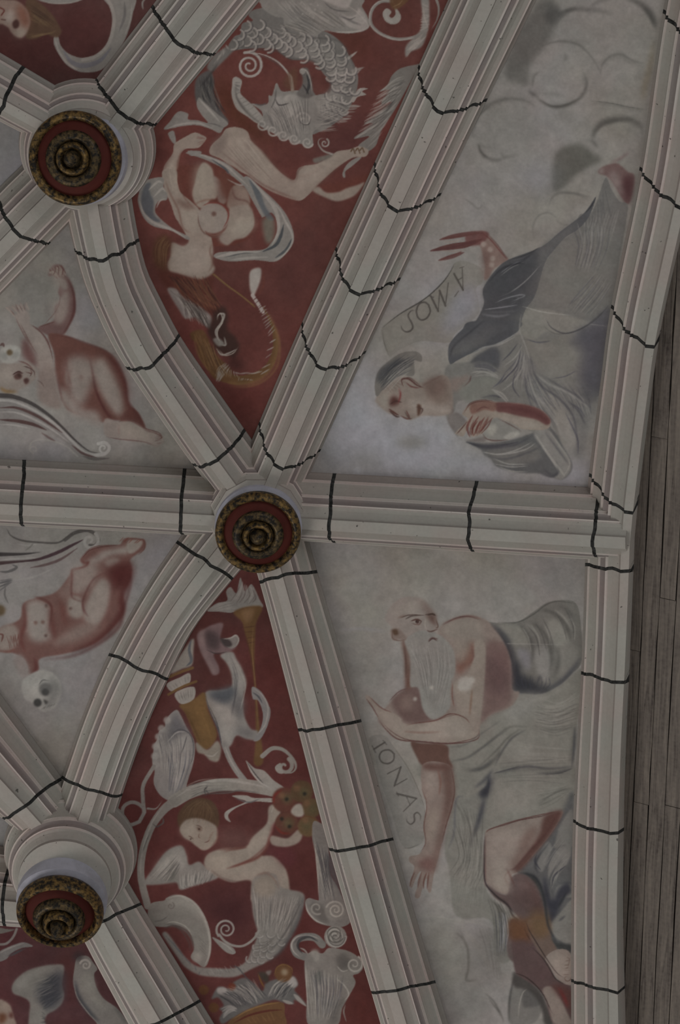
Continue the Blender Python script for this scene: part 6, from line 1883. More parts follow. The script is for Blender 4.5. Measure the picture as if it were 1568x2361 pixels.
CLIP[0] = PMASK['bottom_left']
paint('''
@ 0 1961 3.92
g 45211d 50 .7 : 560 900 660 950 660 1200 600 1300 540 1150
g 3f1d1f 40 .8 : 0 740 150 710 170 800 60 860 0 900
o painted_ribbon | thin grey ribbon curling left of the lowest boss
t 625d5c 22 1 n : -10 850 60 840 120 780 150 710
f 5c5959 4 1 : -10 920 80 870 200 830 280 850 290 870 200 880 100 930 60 980 -10 1000
h 36373a 9 6 .7 6 : 60 960 150 900 120 950 260 870
t 75716f 12 .8 b : -10 930 90 880 220 835
f 55524f 4 1 : -10 700 60 710 130 715 60 740 -10 750
o painted_wing | soft grey wing on the dark red field at the bottom left
f 5f5c59 6 1 : 578 1045 480 1032 360 1050 240 1090 150 1160 108 1230 120 1290 190 1320 250 1350 272 1400 262 1500 270 1600 420 1600 400 1540 430 1480 500 1440 560 1380 580 1300 560 1200
f 6c6966 14 .9 : 130 1230 200 1140 320 1080 500 1045 420 1090 280 1150 200 1260
f 2f2e33 24 .9 : 330 1260 400 1180 560 1080 580 1200 560 1350 460 1440 380 1400
h 2a2a2e 12 18 .6 20 : 340 1220 420 1180 520 1110 380 1440 460 1400 550 1330
h 66635f 9 12 .5 16 : 230 1200 320 1160 430 1120 320 1340 400 1300 500 1260
f 65625f 10 .8 : 290 1400 380 1420 400 1500 380 1568 290 1568
h 2f2e31 9 7 .6 10 : 380 1470 420 1480 370 1550 420 1560
o painted_head | fragment of a pale face at the lower left corner
f 6c5c52 5 1 : -10 1360 40 1362 90 1400 110 1450 130 1520 140 1580 -10 1580
f 54301f 10 .9 : -10 1480 40 1470 60 1510 30 1560 -10 1560
f 4a2722 8 .9 : 80 1480 110 1460 120 1510 90 1510
f 766a61 12 .8 : 0 1370 60 1380 90 1430 40 1450 0 1440
o painted_cornucopia | grey curved horn beside the rib below the lowest boss
f 5e5b59 4 1 : 690 980 740 950 800 960 840 1010 880 1070 850 1120 870 1230 930 1330 1010 1390 1050 1420 1120 1500 1180 1600 930 1600 850 1530 760 1420 690 1300 660 1190 670 1080
f 6a6763 14 .9 : 720 1150 800 1100 850 1180 880 1300 960 1400 900 1420 800 1330 730 1240
t 2b2b30 40 .8 b 14 : 680 1180 710 1320 790 1440 900 1550
f 2b2427 12 .8 : 660 940 720 920 760 940 720 1000 680 990
q 7a7673 20 52 1.4 200 : 775 1035
t 77736f 10 .7 b : 670 1220 700 1330 790 1460 880 1560
t 474645 26 .8 b 10 : 1030 1400 1100 1500 1150 1568
''', 'bottom_left')
CLIP[0] = None
CUR[0] = 0
# ------------------------------------------------------------------ second pass: accents and folds
CLIP[0] = PMASK['siren']
paint('''
@ 300 0 2.063
t 3f3c3b 8 .7 b 3 : 470 190 560 230 690 240 760 280 860 285 930 340 955 390 940 440 880 450
t 3d3a39 7 .6 b 3 : 640 150 760 170 880 180 1000 200 1060 300 1070 400
k 8f8984 393639 44 1 : 470 225 600 232 700 240 800 280 900 310 950 380 955 430 930 500 560 80 680 130 800 170 930 180 1020 250 1070 350 1075 430 1020 540
h 8a847f 5 10 .6 6 : 940 460 1000 480 1050 500 890 540 950 560 1000 590
h 3a3738 4 9 .6 6 : 940 480 990 490 1040 510 880 560 940 580 990 600
h 7d7772 5 14 .6 6 : 670 140 740 160 800 180 900 20 960 70 1020 130
h 46423f 5 12 .6 6 : 690 130 760 150 830 170 930 40 980 80 1040 130
t 8a847f 6 .7 b : 1000 10 1070 50 1110 90 1130 130 1060 150 960 150
t 3b383a 8 .6 b 4 : 980 60 1050 100 1100 120
h 86807b 4 12 .7 7 : 890 470 930 460 980 450 900 600 960 580 1010 560
h 3c393a 4 14 .6 7 : 660 500 700 560 740 640 840 450 850 540 850 640
h 8a847f 4 12 .7 7 : 640 520 690 580 730 650 830 470 840 560 840 650
t 302d2e 6 .8 b : 690 470 710 500 760 490
t 302d2e 9 .8 b : 820 400 840 430 850 450
t 302d2e 5 .7 b : 800 560 820 590 850 590 860 560
t 302b2b 6 .7 b 2 : 500 400 510 470 560 540 640 600
h 4b4643 3 8 .6 3 : 500 450 540 440 600 590 640 560
t 2f2c2d 10 .7 b 4 : 420 300 370 370 330 420
h 2c2a2c 6 14 .6 10 : 330 390 350 450 400 520 400 360 410 440 460 540
h 5a5652 5 10 .6 10 : 330 400 340 460 380 510 390 380 420 460 440 520
t 4c2a1c 24 .5 b 14 : 450 430 500 540 590 620 680 680
h 8a847f 4 16 .6 6 : 1190 430 1260 390 1310 370 1070 650 1140 620 1200 560
h 3d3a39 4 12 .6 6 : 1210 440 1270 400 1310 390 1100 660 1150 630 1210 580
h 8a847f 3 12 .7 5 : 1330 200 1370 180 1400 150 1310 280 1340 240 1370 220
t 867f79 5 .7 b : 1390 20 1400 80 1420 140
@ 300 0 2.063
t 5e3a33 9 .6 b 5 : 560 640 600 690 680 770 760 850 790 860
t 4f302b 6 .8 b 2 : 790 860 800 810 830 790
t 7f746b 10 .5 b 6 : 860 800 940 770 1020 720
t 5a3a34 7 .6 b 4 : 430 720 520 790 620 870 700 910 790 945
h 8b8077 4 9 .5 8 : 470 640 520 700 600 800 560 640 620 720 720 860
h 5b4a43 4 9 .45 8 : 430 680 500 760 600 850 540 700 600 770 700 880
t 5c362d 7 .7 b 3 : 240 720 225 790 235 870 260 940 310 1000
t 5c362d 6 .7 b 3 : 165 850 190 920 230 1000 250 1080 290 1110
h 8b8076 5 7 .5 5 : 170 820 190 880 210 930 220 780 225 860 240 920
g 5f3a30 16 .6 : 440 880 480 900 490 950 450 960 420 920
g 81776d 12 .7 : 310 800 350 780 380 840 370 940 330 960 300 900
t 6a4236 6 .7 b 2 : 300 980 330 960 380 950 400 970
t 4d2a25 6 .7 b 2 : 480 870 500 940 560 960 580 1010
g 877d73 12 .7 : 520 1040 580 1040 580 1080 530 1100 480 1110
t 6e5348 5 .6 b : 330 1090 400 1120 460 1090
t 5a3b31 7 .7 b 3 : 390 1150 380 1200 395 1250 370 1300
h 331d1a 6 16 .6 8 : 190 1310 240 1400 330 1480 350 1320 390 1400 440 1520
h 64402c 6 14 .55 8 : 200 1330 270 1400 360 1470 340 1320 380 1380 430 1460
h 8b857d 4 12 .6 7 : 210 1380 260 1450 300 1520 320 1450 360 1500 380 1560
h 2b2423 5 12 .6 7 : 220 1390 270 1460 320 1530 330 1460 370 1520 390 1570
t 7a5a35 8 .6 b 4 : 320 1570 310 1640 350 1730 420 1800
h 6f5233 5 14 .6 7 : 320 1580 350 1680 400 1780 400 1640 430 1720 490 1800
h 3a251a 4 10 .6 7 : 330 1600 360 1690 410 1790 410 1660 440 1740 480 1790
t 8a857d 5 .9 b : 410 1510 430 1490 440 1530 415 1580 430 1640
t 8a857d 4 .9 b : 420 1660 450 1690 490 1680 515 1650
t 7b5a34 7 .6 b 3 : 650 1480 690 1560 712 1640 700 1740 640 1810 560 1840 470 1840
h 8f8a83 3 8 .8 3 : 400 1790 420 1750 450 1730 520 1800 510 1780 500 1770
''', 'siren')

CLIP[0] = PMASK['amos']
paint('''
@ 750 500 1.917
g 625e59 30 .8 : 1010 180 1100 100 1230 60 1280 130 1260 330 1200 400 1080 400 960 380 940 300
g 6c6862 20 .8 : 870 425 960 420 1060 440 1160 470 1090 512 1020 520 960 500 900 540 870 500
g 68645e 20 .9 : 890 560 1000 575 1100 555 1150 620 1130 740 1040 748 950 700 900 640
g 46444a 16 .9 : 1120 500 1245 480 1230 620 1215 780 1160 760 1120 690 1150 610 1110 540
h 77736f 6 8 .6 5 : 1120 30 1130 120 1110 220 1240 20 1230 120 1190 240
h 4a484b 6 9 .6 5 : 1100 50 1120 130 1100 230 1260 40 1240 140 1200 250
h 77736e 5 7 .5 5 : 1080 400 1140 320 1200 240 1160 440 1220 370 1270 290
h 45434a 5 7 .5 5 : 1070 390 1130 330 1190 260 1150 430 1210 370 1260 300
t 3c3a3d 6 .8 b : 975 450 1000 490 1060 515 1130 495 1200 450 1250 395
t 45434a 6 .7 b : 890 540 940 555 1000 550
t 45434a 5 .7 b : 1000 715 1060 705 1110 680
t 77736e 6 .7 b : 865 430 860 500 885 570 905 640
t 3d3b40 8 .8 b 2 : 905 600 920 680 960 750 1030 800 1090 870 1110 950 1115 1040
t 7b7772 9 .7 b 2 : 925 690 990 740 1080 780 1170 850
t 3d3b40 7 .7 b 2 : 960 700 1040 750 1110 790 1180 850
t 3d3b40 8 .8 b 2 : 1070 810 1120 860 1150 920
t 77736e 8 .7 b 2 : 900 680 920 780 990 850 1040 950 1090 1020
t 3e3c42 7 .7 b 2 : 880 690 890 770 940 830
t 3e3c42 7 .8 b : 865 560 850 650 800 710 770 740
t 77736e 8 .7 b : 880 590 870 670 830 730 780 770
t 3e3c42 6 .8 b : 840 680 830 750 860 800
t 3e3c42 6 .8 b : 780 640 820 600 850 560
t 77736f 6 .7 b : 790 660 840 620 870 570
t 77736f 7 .8 b : 640 620 700 580 770 565 840 530
g 424145 8 .9 : 645 640 690 600 760 575 772 640 760 665 710 645
t 77736e 7 .8 b : 640 690 700 685 770 715
t 4a484b 6 .8 b : 650 665 710 655 770 690
t 7b7771 8 .8 b : 730 760 780 780 810 815
t 3e3c40 9 .8 b : 690 800 740 790 780 800
g 62615b 10 .8 : 590 760 640 730 720 730 740 780 680 805 610 800
g 3b3a3d 8 .8 : 700 400 760 330 840 330 870 380 850 420 780 430 720 420
t 77757a 5 .7 b : 700 410 780 400 850 390
t 6b6a6e 5 .8 b : 750 380 800 360 860 345 880 350 820 375
t 6b6a6e 5 .8 b : 770 250 830 210 880 190
t 29282c 8 .8 b 2 : 720 290 780 230 860 200 930 150
t 29282c 8 .7 b 2 : 550 620 570 570 640 510 700 460
g 4d4c4d 10 .7 : 560 570 640 520 720 480 800 490 720 530 620 580
t 6e6c70 8 .6 b 3 : 690 430 760 440 820 430
t 838079 5 .8 b : 870 395 960 420 1080 435
t 3b393e 7 .8 b 2 : 630 995 720 1015 830 1010 920 965
t 37363a 12 .7 b 3 : 640 1000 700 1020 780 1020
t 3f3e41 8 .7 b 2 : 720 1060 800 1070 900 1040 960 1010
t 7a7672 6 .8 b : 690 1040 780 1050 880 1030 930 1000
t 7a7672 5 .8 b : 740 1090 820 1105 900 1100
t 3f3e41 10 .7 b 3 : 960 1110 1000 1140 1030 1130 1020 1080
t 7b7771 10 .8 b : 930 960 980 1040 1040 1120 1060 1150
t 3f3d42 7 .7 b 2 : 970 950 1030 1030 1080 1100
t 3b2724 6 .9 b : 285 830 310 815 340 820
t 3b2724 7 .9 b : 280 855 310 880 330 885
t 43302b 5 .8 b : 350 860 370 890 385 890
t 43302b 6 .8 b : 400 840 430 850 420 875
t 6e2f2e 5 .7 b : 335 770 330 800 320 830
t 43302c 4 .8 b : 340 720 370 710 400 730 430 755
h 2d2d30 4 10 .7 4 : 240 730 290 660 360 610 250 770 310 700 400 640
h 7b7770 3 8 .6 4 : 260 740 320 670 390 620 270 790 330 720 380 680
g 55433d 8 .6 : 440 720 510 710 540 740 500 790 450 780
h 50241f 5 6 .8 4 : 650 900 635 940 640 970 740 890 720 930 690 960
t 50302b 4 .8 b : 610 870 640 830 690 815 750 820
t 4c2a2a 22 .5 b 6 : 770 840 860 850 950 880 985 910
t 4a2b27 3 .8 b : 760 890 820 920 870 950
t 4c3a36 4 .7 b : 690 970 740 990 810 985
t 5b3733 6 .8 n : 520 95 600 85 680 70
t 503030 9 .8 n : 480 148 560 135 660 110
t 5b3733 5 .8 n : 510 190 560 170 600 155
t 5b2f2c 6 .7 b : 690 70 730 100 780 160 805 190
t 33312f 3 .9 b : 250 490 330 430 430 370 520 290 570 210
@ 1068 0 3.136
t 55524e 14 .7 b 5 : 465 560 468 440 540 350 680 300 820 318 900 380 960 460 1000 540
t 726e69 10 .6 b 5 : 500 560 520 450 600 370 720 340 830 380
t 726e69 10 .6 b 5 : 930 480 1040 560 1090 660 1090 730
t 55524e 14 .7 b 5 : 870 520 895 600 870 670
t 55524e 14 .7 b 5 : 500 640 510 560 550 515
t 55524e 16 .7 b 6 : 990 540 1010 460 1070 405 1150 395 1230 440 1320 460
t 726e69 10 .5 b 5 : 1030 560 1050 480 1110 430
t 55524e 16 .6 b 6 : 75 1000 65 900 110 810 200 750 320 715 440 725 520 770
t 726e69 12 .5 b 6 : 110 960 130 870 200 800 310 765
t 726e69 12 .5 b 6 : 400 780 480 860 500 960 460 1060
t 55524e 10 .6 b 4 : 0 1430 60 1470 110 1510 140 1480
t 726e69 14 .5 b 6 : 1000 120 1160 180 1270 300 1320 440
t 726e69 14 .5 b 6 : 700 260 700 160 790 100 900 110 1000 190
t 726e69 10 .5 b 5 : 640 740 740 730 840 690
t 45433f 6 .7 b : 920 730 1060 745 1180 770 1330 796
t 3b3936 20 .7 b 8 : 680 110 740 80 820 60
t 3b3936 22 .6 b 10 : 1290 40 1350 110 1385 190
t 403d39 14 .7 b 6 : 550 720 640 768 740 760 850 710
t 3f3c38 24 .6 b 10 : 950 960 1010 900 1120 870 1220 868
t 45423e 14 .6 b 6 : 80 940 110 840 200 760
t 3a3835 10 .7 b 4 : 110 1040 130 1100 190 1150
''', 'amos')

CLIP[0] = PMASK['jonas']
paint('''
@ 740 1260 2.119
t 3b393c 9 .8 b 3 : 850 1110 930 1090 1010 1075 1120 1085 1235 1075
t 3b3a3b 8 .7 b 3 : 1050 1110 1140 1105 1230 1085
t 403e3e 9 .8 b 3 : 850 1070 880 1010 930 940 1000 895
t 434140 8 .7 b 3 : 640 1045 710 1035 780 990 860 930 920 890
t 4a4846 7 .6 b 3 : 620 980 700 970 790 910 880 850
t 3a393a 14 .7 b 6 : 720 1100 790 1080 840 1040
t 35353a 16 .7 b 6 : 750 1180 800 1140 840 1090
g 28282e 8 .9 : 780 1210 800 1180 830 1130 845 1110 830 1180 805 1225
t 2f2f36 14 .6 b 6 : 800 1240 780 1310 755 1390
t 3b3a3b 12 .5 b 6 : 780 1300 750 1400 720 1480
h 524f4b 6 9 .5 8 : 1050 800 1150 810 1250 770 1040 900 1140 920 1240 890
h 76726b 6 9 .5 8 : 1040 770 1140 780 1250 730 1040 860 1140 870 1250 840
h 524f4b 6 7 .5 8 : 860 1060 1000 1050 1220 1040 880 1150 1020 1140 1210 1150
h 76726b 6 7 .5 8 : 960 960 1060 980 1220 990 950 1040 1060 1050 1210 1040
t 45433f 8 .7 b 4 : 1060 1260 1150 1200 1230 1180
t 7a756e 10 .5 b 6 : 930 830 1020 760 1120 730 1240 650
t 35353a 9 .7 b 3 : 1240 880 1235 1000 1225 1080
t 45434a 8 .6 b 3 : 620 1480 650 1400 660 1240 700 1220
h 45433f 6 10 .5 8 : 640 1350 680 1500 640 1600 800 1400 790 1560 740 1700
h 6f6b64 6 10 .5 8 : 660 1400 690 1550 660 1750 790 1450 780 1600 740 1780
t 2c2628 6 .9 b : 800 1400 797 1520 803 1640 850 1700 910 1750 950 1800
t 54332f 6 .8 b : 805 1400 830 1380 950 1340 1100 1305 1160 1295
t 4a2e2b 9 .7 b 3 : 1160 1300 1100 1400 1020 1490 950 1570 920 1580
g 7d7168 10 .7 : 850 1600 890 1550 920 1600 930 1690 880 1660 850 1640
t 56332f 6 .7 b 2 : 905 1570 930 1620 950 1670
t 5a403c 14 .5 b 6 : 990 1620 1040 1680 1060 1760
g 443331 14 .6 : 930 1700 1010 1680 1070 1760 1060 1800 980 1780
g 5e3d28 10 .7 : 925 1815 1010 1830 1030 1900 930 1910
g 60482f 10 .6 : 1020 1790 1100 1780 1115 1880 1050 1900
t 2b2120 5 .9 b : 1000 1830 1020 1880 1050 1930 1100 2010 1150 2080 1190 2110
t 2b2120 6 .9 b : 940 2080 1010 2110 1080 2180 1130 2280
g 7a6d64 10 .7 : 1110 2010 1170 1980 1220 2010 1210 2110 1150 2070
h 4c3830 3 5 .8 2 : 1190 2030 1215 2025 1180 2090 1215 2090
t 24262a 12 .8 b 4 : 960 1590 1050 1620 1090 1720 1110 1850 1150 1930
t 24262a 14 .7 b 4 : 1160 1760 1200 1690
t 2b2c30 8 .7 b 3 : 1130 1700 1120 1620 1180 1520
t 2b2c30 8 .7 b 3 : 1060 1600 1050 1540 1120 1440
h 6f6c67 5 6 .6 5 : 1080 1540 1120 1480 1180 1400 1140 1640 1170 1560 1220 1500
t 817c76 5 .6 b 2 : 480 1800 600 1815 700 1830 800 1850 870 1870
t 7f7a74 12 .4 b 6 : 500 1850 600 1830 680 1850
t 48453f 8 .7 b 4 : 680 1880 715 1960 720 2060 710 2120 760 2120
g 55514d 20 .6 : 750 1870 860 1880 900 2000 880 2150 820 2080 770 1980
t 44413d 8 .7 b 4 : 800 2180 850 2230 880 2300
h 3a393c 5 6 .7 4 : 850 1780 860 1880 860 2000 900 1780 910 1880 900 2000
h 7f7c80 4 4 .7 4 : 870 1800 880 1890 875 1980 905 1800 915 1880 905 1960
g 68615c 14 .55 : 410 480 500 420 580 460 640 520 640 640 600 760 540 790 500 700 450 660 420 560
h 837d78 4 14 .55 6 : 440 480 470 580 510 720 620 500 620 600 580 760
h 4b4744 3 10 .5 6 : 450 520 480 600 520 740 610 520 610 620 570 760
c 857c75 26 .8 14 : 700 665
c 877f77 10 .8 6 : 735 655 685 690 540 690 460 745
t 3f2f2a 5 .9 b : 385 350 430 335 490 335
t 4a322c 4 .9 b : 440 362 465 355 490 368 470 378
c 2f2220 5 .9 2 : 466 366
t 3f2f2a 5 .9 b : 505 335 535 330 565 340
t 4a362f 6 .8 b : 560 350 572 390 560 400
t 3b2826 6 .9 b : 525 468 545 450 570 462
t 4a3029 8 .8 b 2 : 405 480 415 560 415 650
t 513431 4 .8 b : 330 760 380 710 430 690
t 5b3a36 4 .7 b : 400 880 480 860 560 850 620 830 680 820
t 513431 4 .9 b : 290 850 340 900 410 940 520 955 640 960 750 935 775 900
t 6a4f46 5 .6 b : 640 640 640 720 650 790
t 5b3632 6 .6 b 3 : 735 480 745 540 720 580
g 523d3c 16 .5 : 830 520 880 510 920 600 920 680 850 720 820 620
t 4c3431 4 .8 b : 600 380 660 350 720 342 780 360
t 2a2a2f 12 .7 b 4 : 830 380 890 450 930 540 945 640
h 33333a 5 9 .6 5 : 960 620 960 660 980 700 1120 640 1120 670 1100 700
h 77746d 6 5 .6 6 : 980 400 1010 450 1020 520 1200 330 1230 390 1240 460
h 3d3b39 7 5 .6 5 : 1000 390 1040 450 1060 540 1180 300 1220 380 1230 450
t 45433f 7 .8 b : 860 370 960 370 1040 330 1100 285 1160 268 1245 280
''', 'jonas')

CLIP[0] = PMASK['griffin']
paint('''
@ 260 1300 2.225
f 776b62 5 1 : 345 1365 380 1325 430 1315 490 1330 530 1365 535 1410 510 1445 470 1468 430 1445 390 1410
g 857b71 12 .8 : 355 1365 400 1330 420 1360 400 1400 375 1395
t 4a332b 4 .9 b : 425 1340 445 1345 462 1360
g 5f483e 4 .8 : 430 1350 450 1352 458 1368 440 1372
c 35241f 5 .9 2 : 443 1361
t 4a332b 4 .9 b : 385 1395 402 1402 415 1415
c 35241f 4 .9 2 : 400 1412
t 5f463b 5 .8 b : 445 1378 440 1400 452 1408
t 4a2a26 4 .9 b : 468 1430 485 1426 498 1415
t 5a3029 5 .6 b 2 : 535 1370 535 1410 505 1450
t 6b4c40 6 .6 b 3 : 520 1370 500 1400 490 1440
h 5f4630 4 12 .6 6 : 340 1330 370 1260 440 1210 530 1340 520 1270 470 1215
t 5a2d27 6 .7 b 2 : 560 1480 610 1468 650 1462 690 1450
t 5a2b26 7 .7 b 3 : 600 1560 680 1530 740 1490 790 1440 800 1390
g 857b71 12 .6 : 490 1510 560 1490 600 1520 560 1560 510 1545
t 6b4a3e 6 .6 b 3 : 740 1600 790 1590 830 1620 860 1680
t 3c2725 5 .6 b 2 : 490 1560 560 1610 640 1630 710 1620
h 857f79 4 12 .6 5 : 190 1620 250 1540 320 1470 280 1620 320 1560 350 1500
h 3f3c3b 4 10 .6 5 : 220 1620 280 1560 330 1500 300 1630 330 1580 350 1540
h 8a847e 5 9 .7 4 : 350 1580 350 1650 380 1670 500 1560 490 1600 470 1640
h 3a3738 3 9 .6 4 : 360 1590 360 1650 385 1665 500 1580 490 1610 470 1640
h 3f3c3c 4 14 .5 6 : 740 1700 745 1780 740 1860 950 1720 920 1800 880 1880
h 857f79 4 16 .5 6 : 750 1690 755 1780 750 1850 940 1710 910 1790 870 1870
h 47423f 4 10 .5 8 : 720 1950 780 1940 840 1900 690 2030 760 2010 830 1960
t 2f2c2d 6 .7 b 2 : 960 1700 950 1770 910 1850 850 1940 780 2010
h 37353a 4 10 .6 4 : 230 870 250 960 260 1060 340 860 350 960 330 1100
h 8a847e 5 10 .6 4 : 220 900 240 980 250 1080 330 880 340 980 310 1120
t 37353a 5 .8 b : 300 870 350 850 400 880 415 960 390 1060
t 37353a 5 .7 b : 350 980 370 920 380 880
t 827c77 6 .7 b : 610 470 650 540 680 620 670 690 650 760
h 3d3b3f 4 8 .6 5 : 600 460 640 560 640 640 640 640 620 720 610 790
g 3b3b40 10 .7 : 495 660 560 650 620 635 610 680 560 710 510 690
t 34333a 5 .8 b : 470 660 500 760 540 850 560 930
t 2f2a2b 5 .8 b : 480 440 530 460 590 450
g 3b3032 8 .8 : 480 350 530 350 550 400 520 430 490 410
t 4d361f 6 .6 b 3 : 380 750 420 850 460 930
t 78572f 6 .5 b 3 : 440 730 490 850 510 920
h 3a3738 4 12 .6 5 : 380 1150 440 1120 520 1120 430 1200 520 1180 640 1170
h 86807a 4 10 .6 5 : 370 1140 440 1110 540 1100 400 1180 480 1160 620 1150
t 3b3839 6 .8 b : 480 1190 470 1160 490 1140
t 3b3839 5 .8 b : 200 1330 230 1350 250 1330
t 3b3839 5 .7 b : 150 1490 170 1430 190 1380
h 8a847e 4 12 .6 5 : 1020 1420 1050 1540 1080 1700 1080 1450 1090 1580 1130 1740
h 37353a 4 12 .6 5 : 1030 1420 1060 1540 1090 1700 1090 1450 1110 1580 1140 1740
q 46423f 5 46 2.2 30 : 1140 1900
q 8a847e 6 36 1.6 30 : 1145 1775
h 8a847e 5 14 .6 6 : 1000 2060 1020 2180 1020 2330 1180 2120 1170 2220 1120 2340
h 3c393c 5 14 .6 6 : 1010 2060 1030 2180 1040 2330 1190 2120 1170 2230 1130 2340
t 37353a 8 .7 b 2 : 930 1950 950 1920 1000 1910 1050 1930
h 26262a 4 14 .7 6 : 560 2200 620 2220 700 2270 740 2130 760 2180 790 2230
h 8a847e 4 14 .7 6 : 550 2190 620 2200 700 2260 720 2120 750 2180 780 2230
h 8a847e 4 8 .7 5 : 800 2220 830 2160 880 2120 880 2230 910 2180 940 2150
h 2a292d 4 8 .7 5 : 810 2230 840 2170 890 2130 890 2230 910 2190 930 2160
t 86807a 7 .6 b 3 : 290 1700 350 1705 430 1770 480 1860 500 1960 480 2060
t 3f3b39 8 .6 b 3 : 250 1850 300 1850 350 1880 390 1940 400 2000
''', 'griffin')

CLIP[0] = PMASK['putto_up']
paint('''
@ 0 520 1.968
g 6e635c 10 .8 : 215 180 260 185 300 260 290 310 250 260 225 225
h 5b3734 5 5 .8 3 : 260 240 235 215 220 195 300 220 285 195 270 175
t 4d2c2a 5 .8 b 2 : 300 210 335 300 330 400 295 490
t 5b413d 4 .7 b : 275 290 270 350 245 400 190 460
h 6d605a 6 5 .9 3 : 75 400 50 375 35 365 125 385 115 360 105 345
t 4f2f2c 5 .8 b : 140 450 190 490 220 540 240 600
t 50302c 4 .7 b : 90 440 130 520 170 590
g 4f2a27 12 .6 : 500 590 560 660 590 790 560 760 530 680 490 620
t 4a2523 5 .8 b 2 : 410 610 425 680 440 760 480 840 540 890
t 5a3531 6 .6 b 3 : 300 600 310 680 330 740
c 4c2926 8 .9 5 : 368 688
g 746962 10 .7 : 420 620 470 600 530 700 560 820 540 870 490 800 440 720
g 70655e 14 .8 : 320 620 370 600 400 640 400 740 360 760 320 700
t 4c2927 4 .9 b : 555 880 620 890 660 920 720 940 740 965
t 57403c 3 .8 b : 480 960 560 970 640 980 700 1000
c 33221f 6 .9 3 : 88 682
c 3f2a27 7 .8 4 : 118 705
t 3f2825 3 .9 b : 55 680 80 665 110 670
t 4a2f2c 4 .8 b : 110 640 140 650 160 670
''', 'putto_up')

paint('''
@ 0 400 3.136
h 74685f 15 5 .95 4 : 410 750 375 715 355 720 480 740 455 700 430 665
t 4f2f2d 6 .8 b : 385 735 400 700 395 665
t 4f2f2d 6 .8 b : 420 740 425 705 420 665
t 4f2f2d 6 .8 b : 445 745 455 710 450 675
h 776b63 13 5 .95 4 : 115 1035 80 990 45 965 205 1000 190 960 180 935
t 5a3f3b 5 .8 b : 110 1030 75 985
t 5a3f3b 5 .8 b : 140 1010 110 940
t 5a3f3b 5 .8 b : 165 1000 140 950
t 5a3f3b 5 .8 b : 185 995 170 945
t 4d2a27 9 .8 b 3 : 480 740 530 860 540 990 500 1090 455 1168
g 786c65 18 .8 : 400 980 430 920 470 960 460 1060 410 1075
g 7a6e66 22 .8 : 240 1180 300 1220 350 1330 370 1430 310 1400 270 1280
t 50302c 7 .8 b 2 : 280 1110 340 1090 400 1070
t 4b2826 10 .7 b 4 : 350 1165 480 1180 620 1225 760 1280 840 1350 900 1480 915 1600
t 4b2826 8 .8 b 3 : 920 1640 980 1720 1050 1850 1100 1868
g 7b7067 16 .8 : 880 1800 980 1820 1060 1870 1120 1900 1060 1930 940 1910 860 1880
h 57403b 4 4 .8 3 : 1120 1930 1165 1925 1130 1890 1175 1895
c 35231f 13 .9 6 : 138 1455
c 3c2825 12 .85 6 : 190 1495
t 3a2523 6 .9 b : 95 1455 135 1430 170 1448
t 402927 6 .85 b : 160 1395 200 1400 245 1430 250 1470
t 412a27 6 .8 b : 200 1440 225 1450 215 1470
''', 'putto_up')

CLIP[0] = PMASK['putto_low']
paint('''
@ 0 520 1.968
g 6c5e57 14 .6 : 250 1680 330 1600 420 1540 470 1530 420 1640 340 1690
t 4e2724 5 .8 b 2 : 325 1600 325 1660 330 1690 380 1710
t 4e2724 5 .8 b 2 : 385 1770 375 1730 380 1690 420 1610 480 1570
t 4e2724 6 .7 b 3 : 150 1680 210 1700 235 1740 220 1850
t 451f1e 14 .6 b 5 : 590 1560 590 1640 560 1740 540 1820 460 1890 340 1950 200 1970
g 471f1e 12 .7 : 500 1560 590 1540 580 1640 540 1640
t 5c3a33 3 .8 b : 560 1420 600 1420 650 1430 640 1480
t 54322c 3 .9 b : 370 1500 420 1460 500 1450 560 1450
c 453834 5 .9 3 : 318 1738 210 1722 208 1862
h 55302a 4 5 .8 3 : 30 1860 40 1900 45 1920 80 1850 85 1890 85 1910
''', 'putto_low')
CLIP[0] = None
CUR[0] = 0
# ------------------------------------------------------------------ plaster fields of the vault
CAN *= (1 + 0.03 * n3 + 0.015 * n2)[..., None]
UND = np.zeros((CH, CW), np.float32)
for q in UNDER:
    mk = poly_mask(cv(q), 2)
    if mk:
        m, x0, y0 = mk
        s_ = UND[y0:y0 + m.shape[0], x0:x0 + m.shape[1]]
        np.maximum(s_, m, out=s_)

STEP = 0.0050
BK = 16
corner = hit([(-12, -12), (W + 12, -12), (-12, H + 12), (W + 12, H + 12)])
gx0, gx1 = corner[:, 0].min() - 2.0, corner[:, 0].max() + 0.12
gy0, gy1 = corner[:, 1].min() - 1.6, corner[:, 1].max() + 1.6
nbx, nby = int((gx1 - gx0) / (STEP * BK)) + 1, int((gy1 - gy0) / (STEP * BK)) + 1


def sample(px, nearest=False, arr=None):
    c = cv(px)
    x = np.clip(c[:, 0], 0, CW - 1.001)
    y = np.clip(c[:, 1], 0, CH - 1.001)
    if nearest:
        return arr[np.round(y).astype(int), np.round(x).astype(int)]
    xi, yi = x.astype(int), y.astype(int)
    fx, fy = (x - xi)[:, None], (y - yi)[:, None]
    return (CAN[yi, xi] * (1 - fx) + CAN[yi, xi + 1] * fx) * (1 - fy) + (CAN[yi + 1, xi] * (1 - fx) + CAN[yi + 1, xi + 1] * fx) * fy


def grid_pts(ix, iy):
    X = gx0 + ix * STEP
    Y = gy0 + iy * STEP
    return np.stack([X, Y, zsurf(X, Y)], -1)


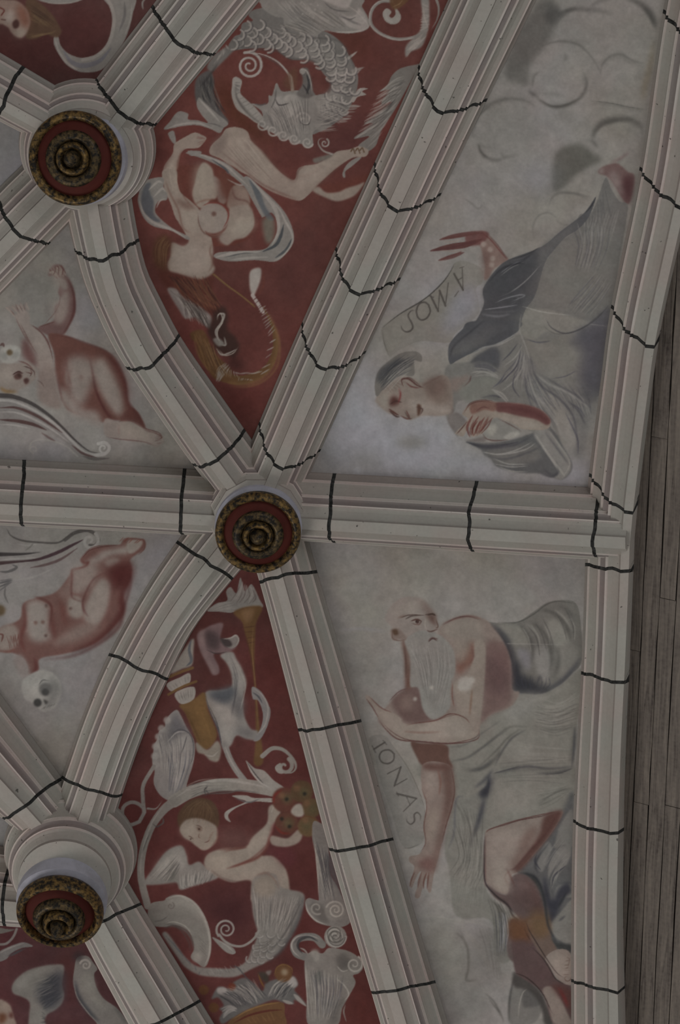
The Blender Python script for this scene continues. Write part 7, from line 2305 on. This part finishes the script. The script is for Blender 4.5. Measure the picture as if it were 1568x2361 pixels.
# which blocks of the grid carry painting in the picture
bx, by = np.meshgrid(np.arange(nbx), np.arange(nby))
bx, by = bx.ravel(), by.ravel()
bc = to_px(grid_pts((bx + 0.5) * BK, (by + 0.5) * BK))
fine = (bc[:, 0] > -34) & (bc[:, 0] < W + 34) & (bc[:, 1] > -34) & (bc[:, 1] < H + 34)
# fine cells
cxs, cys = np.meshgrid(np.arange(BK), np.arange(BK))
fcx = (bx[fine][:, None] * BK + cxs.ravel()[None]).ravel()
fcy = (by[fine][:, None] * BK + cys.ravel()[None]).ravel()
cpx = to_px(grid_pts(fcx + 0.5, fcy + 0.5))
keep = sample(cpx, True, UND) < 0.5
fcx, fcy, cpx = fcx[keep], fcy[keep], cpx[keep]
pid = sample(cpx, True, PID).astype(int)
fid = sample(cpx, True, IDM).astype(int)
fpan = np.array([0] + [PKEYS.index(f[0]) + 1 for f in FIG[1:]])
fid = np.where((fid > 0) & (fpan[fid] == pid), fid, 0)
NXV = nbx * BK + 1
# coarse cells outside the picture
cb = ~fine
ccx, ccy = bx[cb] * BK, by[cb] * BK
cpid = sample(bc[cb], True, PID).astype(int)

OUTC = {}


def build(sel, name, parent, label, coarse=None, **kw):
    ix, iy = fcx[sel], fcy[sel]
    q = np.stack([iy * NXV + ix, iy * NXV + ix + 1, (iy + 1) * NXV + ix + 1, (iy + 1) * NXV + ix], 1)
    if coarse is not None:
        jx, jy = coarse
        q = np.concatenate([q, np.stack([jy * NXV + jx, jy * NXV + jx + BK, (jy + BK) * NXV + jx + BK, (jy + BK) * NXV + jx], 1)])
    if len(q) == 0:
        return None
    u, inv = np.unique(q.ravel(), return_inverse=True)
    V = grid_pts((u % NXV).astype(float), (u // NXV).astype(float))
    cc = albedo(sample(to_px(V)))
    F = inv.reshape(-1, 4)[:, ::-1]
    return mesh_obj(name, V - np.array(parent.location if parent is not None else (0, 0, 0)) if False else V, F, MAT['fresco'], parent, cc, smooth=True, label=label, **kw)


for i, k_ in enumerate(PKEYS):
    sel = (pid == i + 1) & (fid == 0)
    cs = cpid == i + 1
    o = build(sel, 'ceiling', None, PANEL[k_][2], (ccx[cs], ccy[cs]), cat='ceiling', kind='structure')
    for j in range(1, len(FIG)):
        if FIG[j][0] == k_:
            s2 = (pid == i + 1) & (fid == j)
            if s2.sum() > 12:
                build(s2, FIG[j][1], o, FIG[j][2])
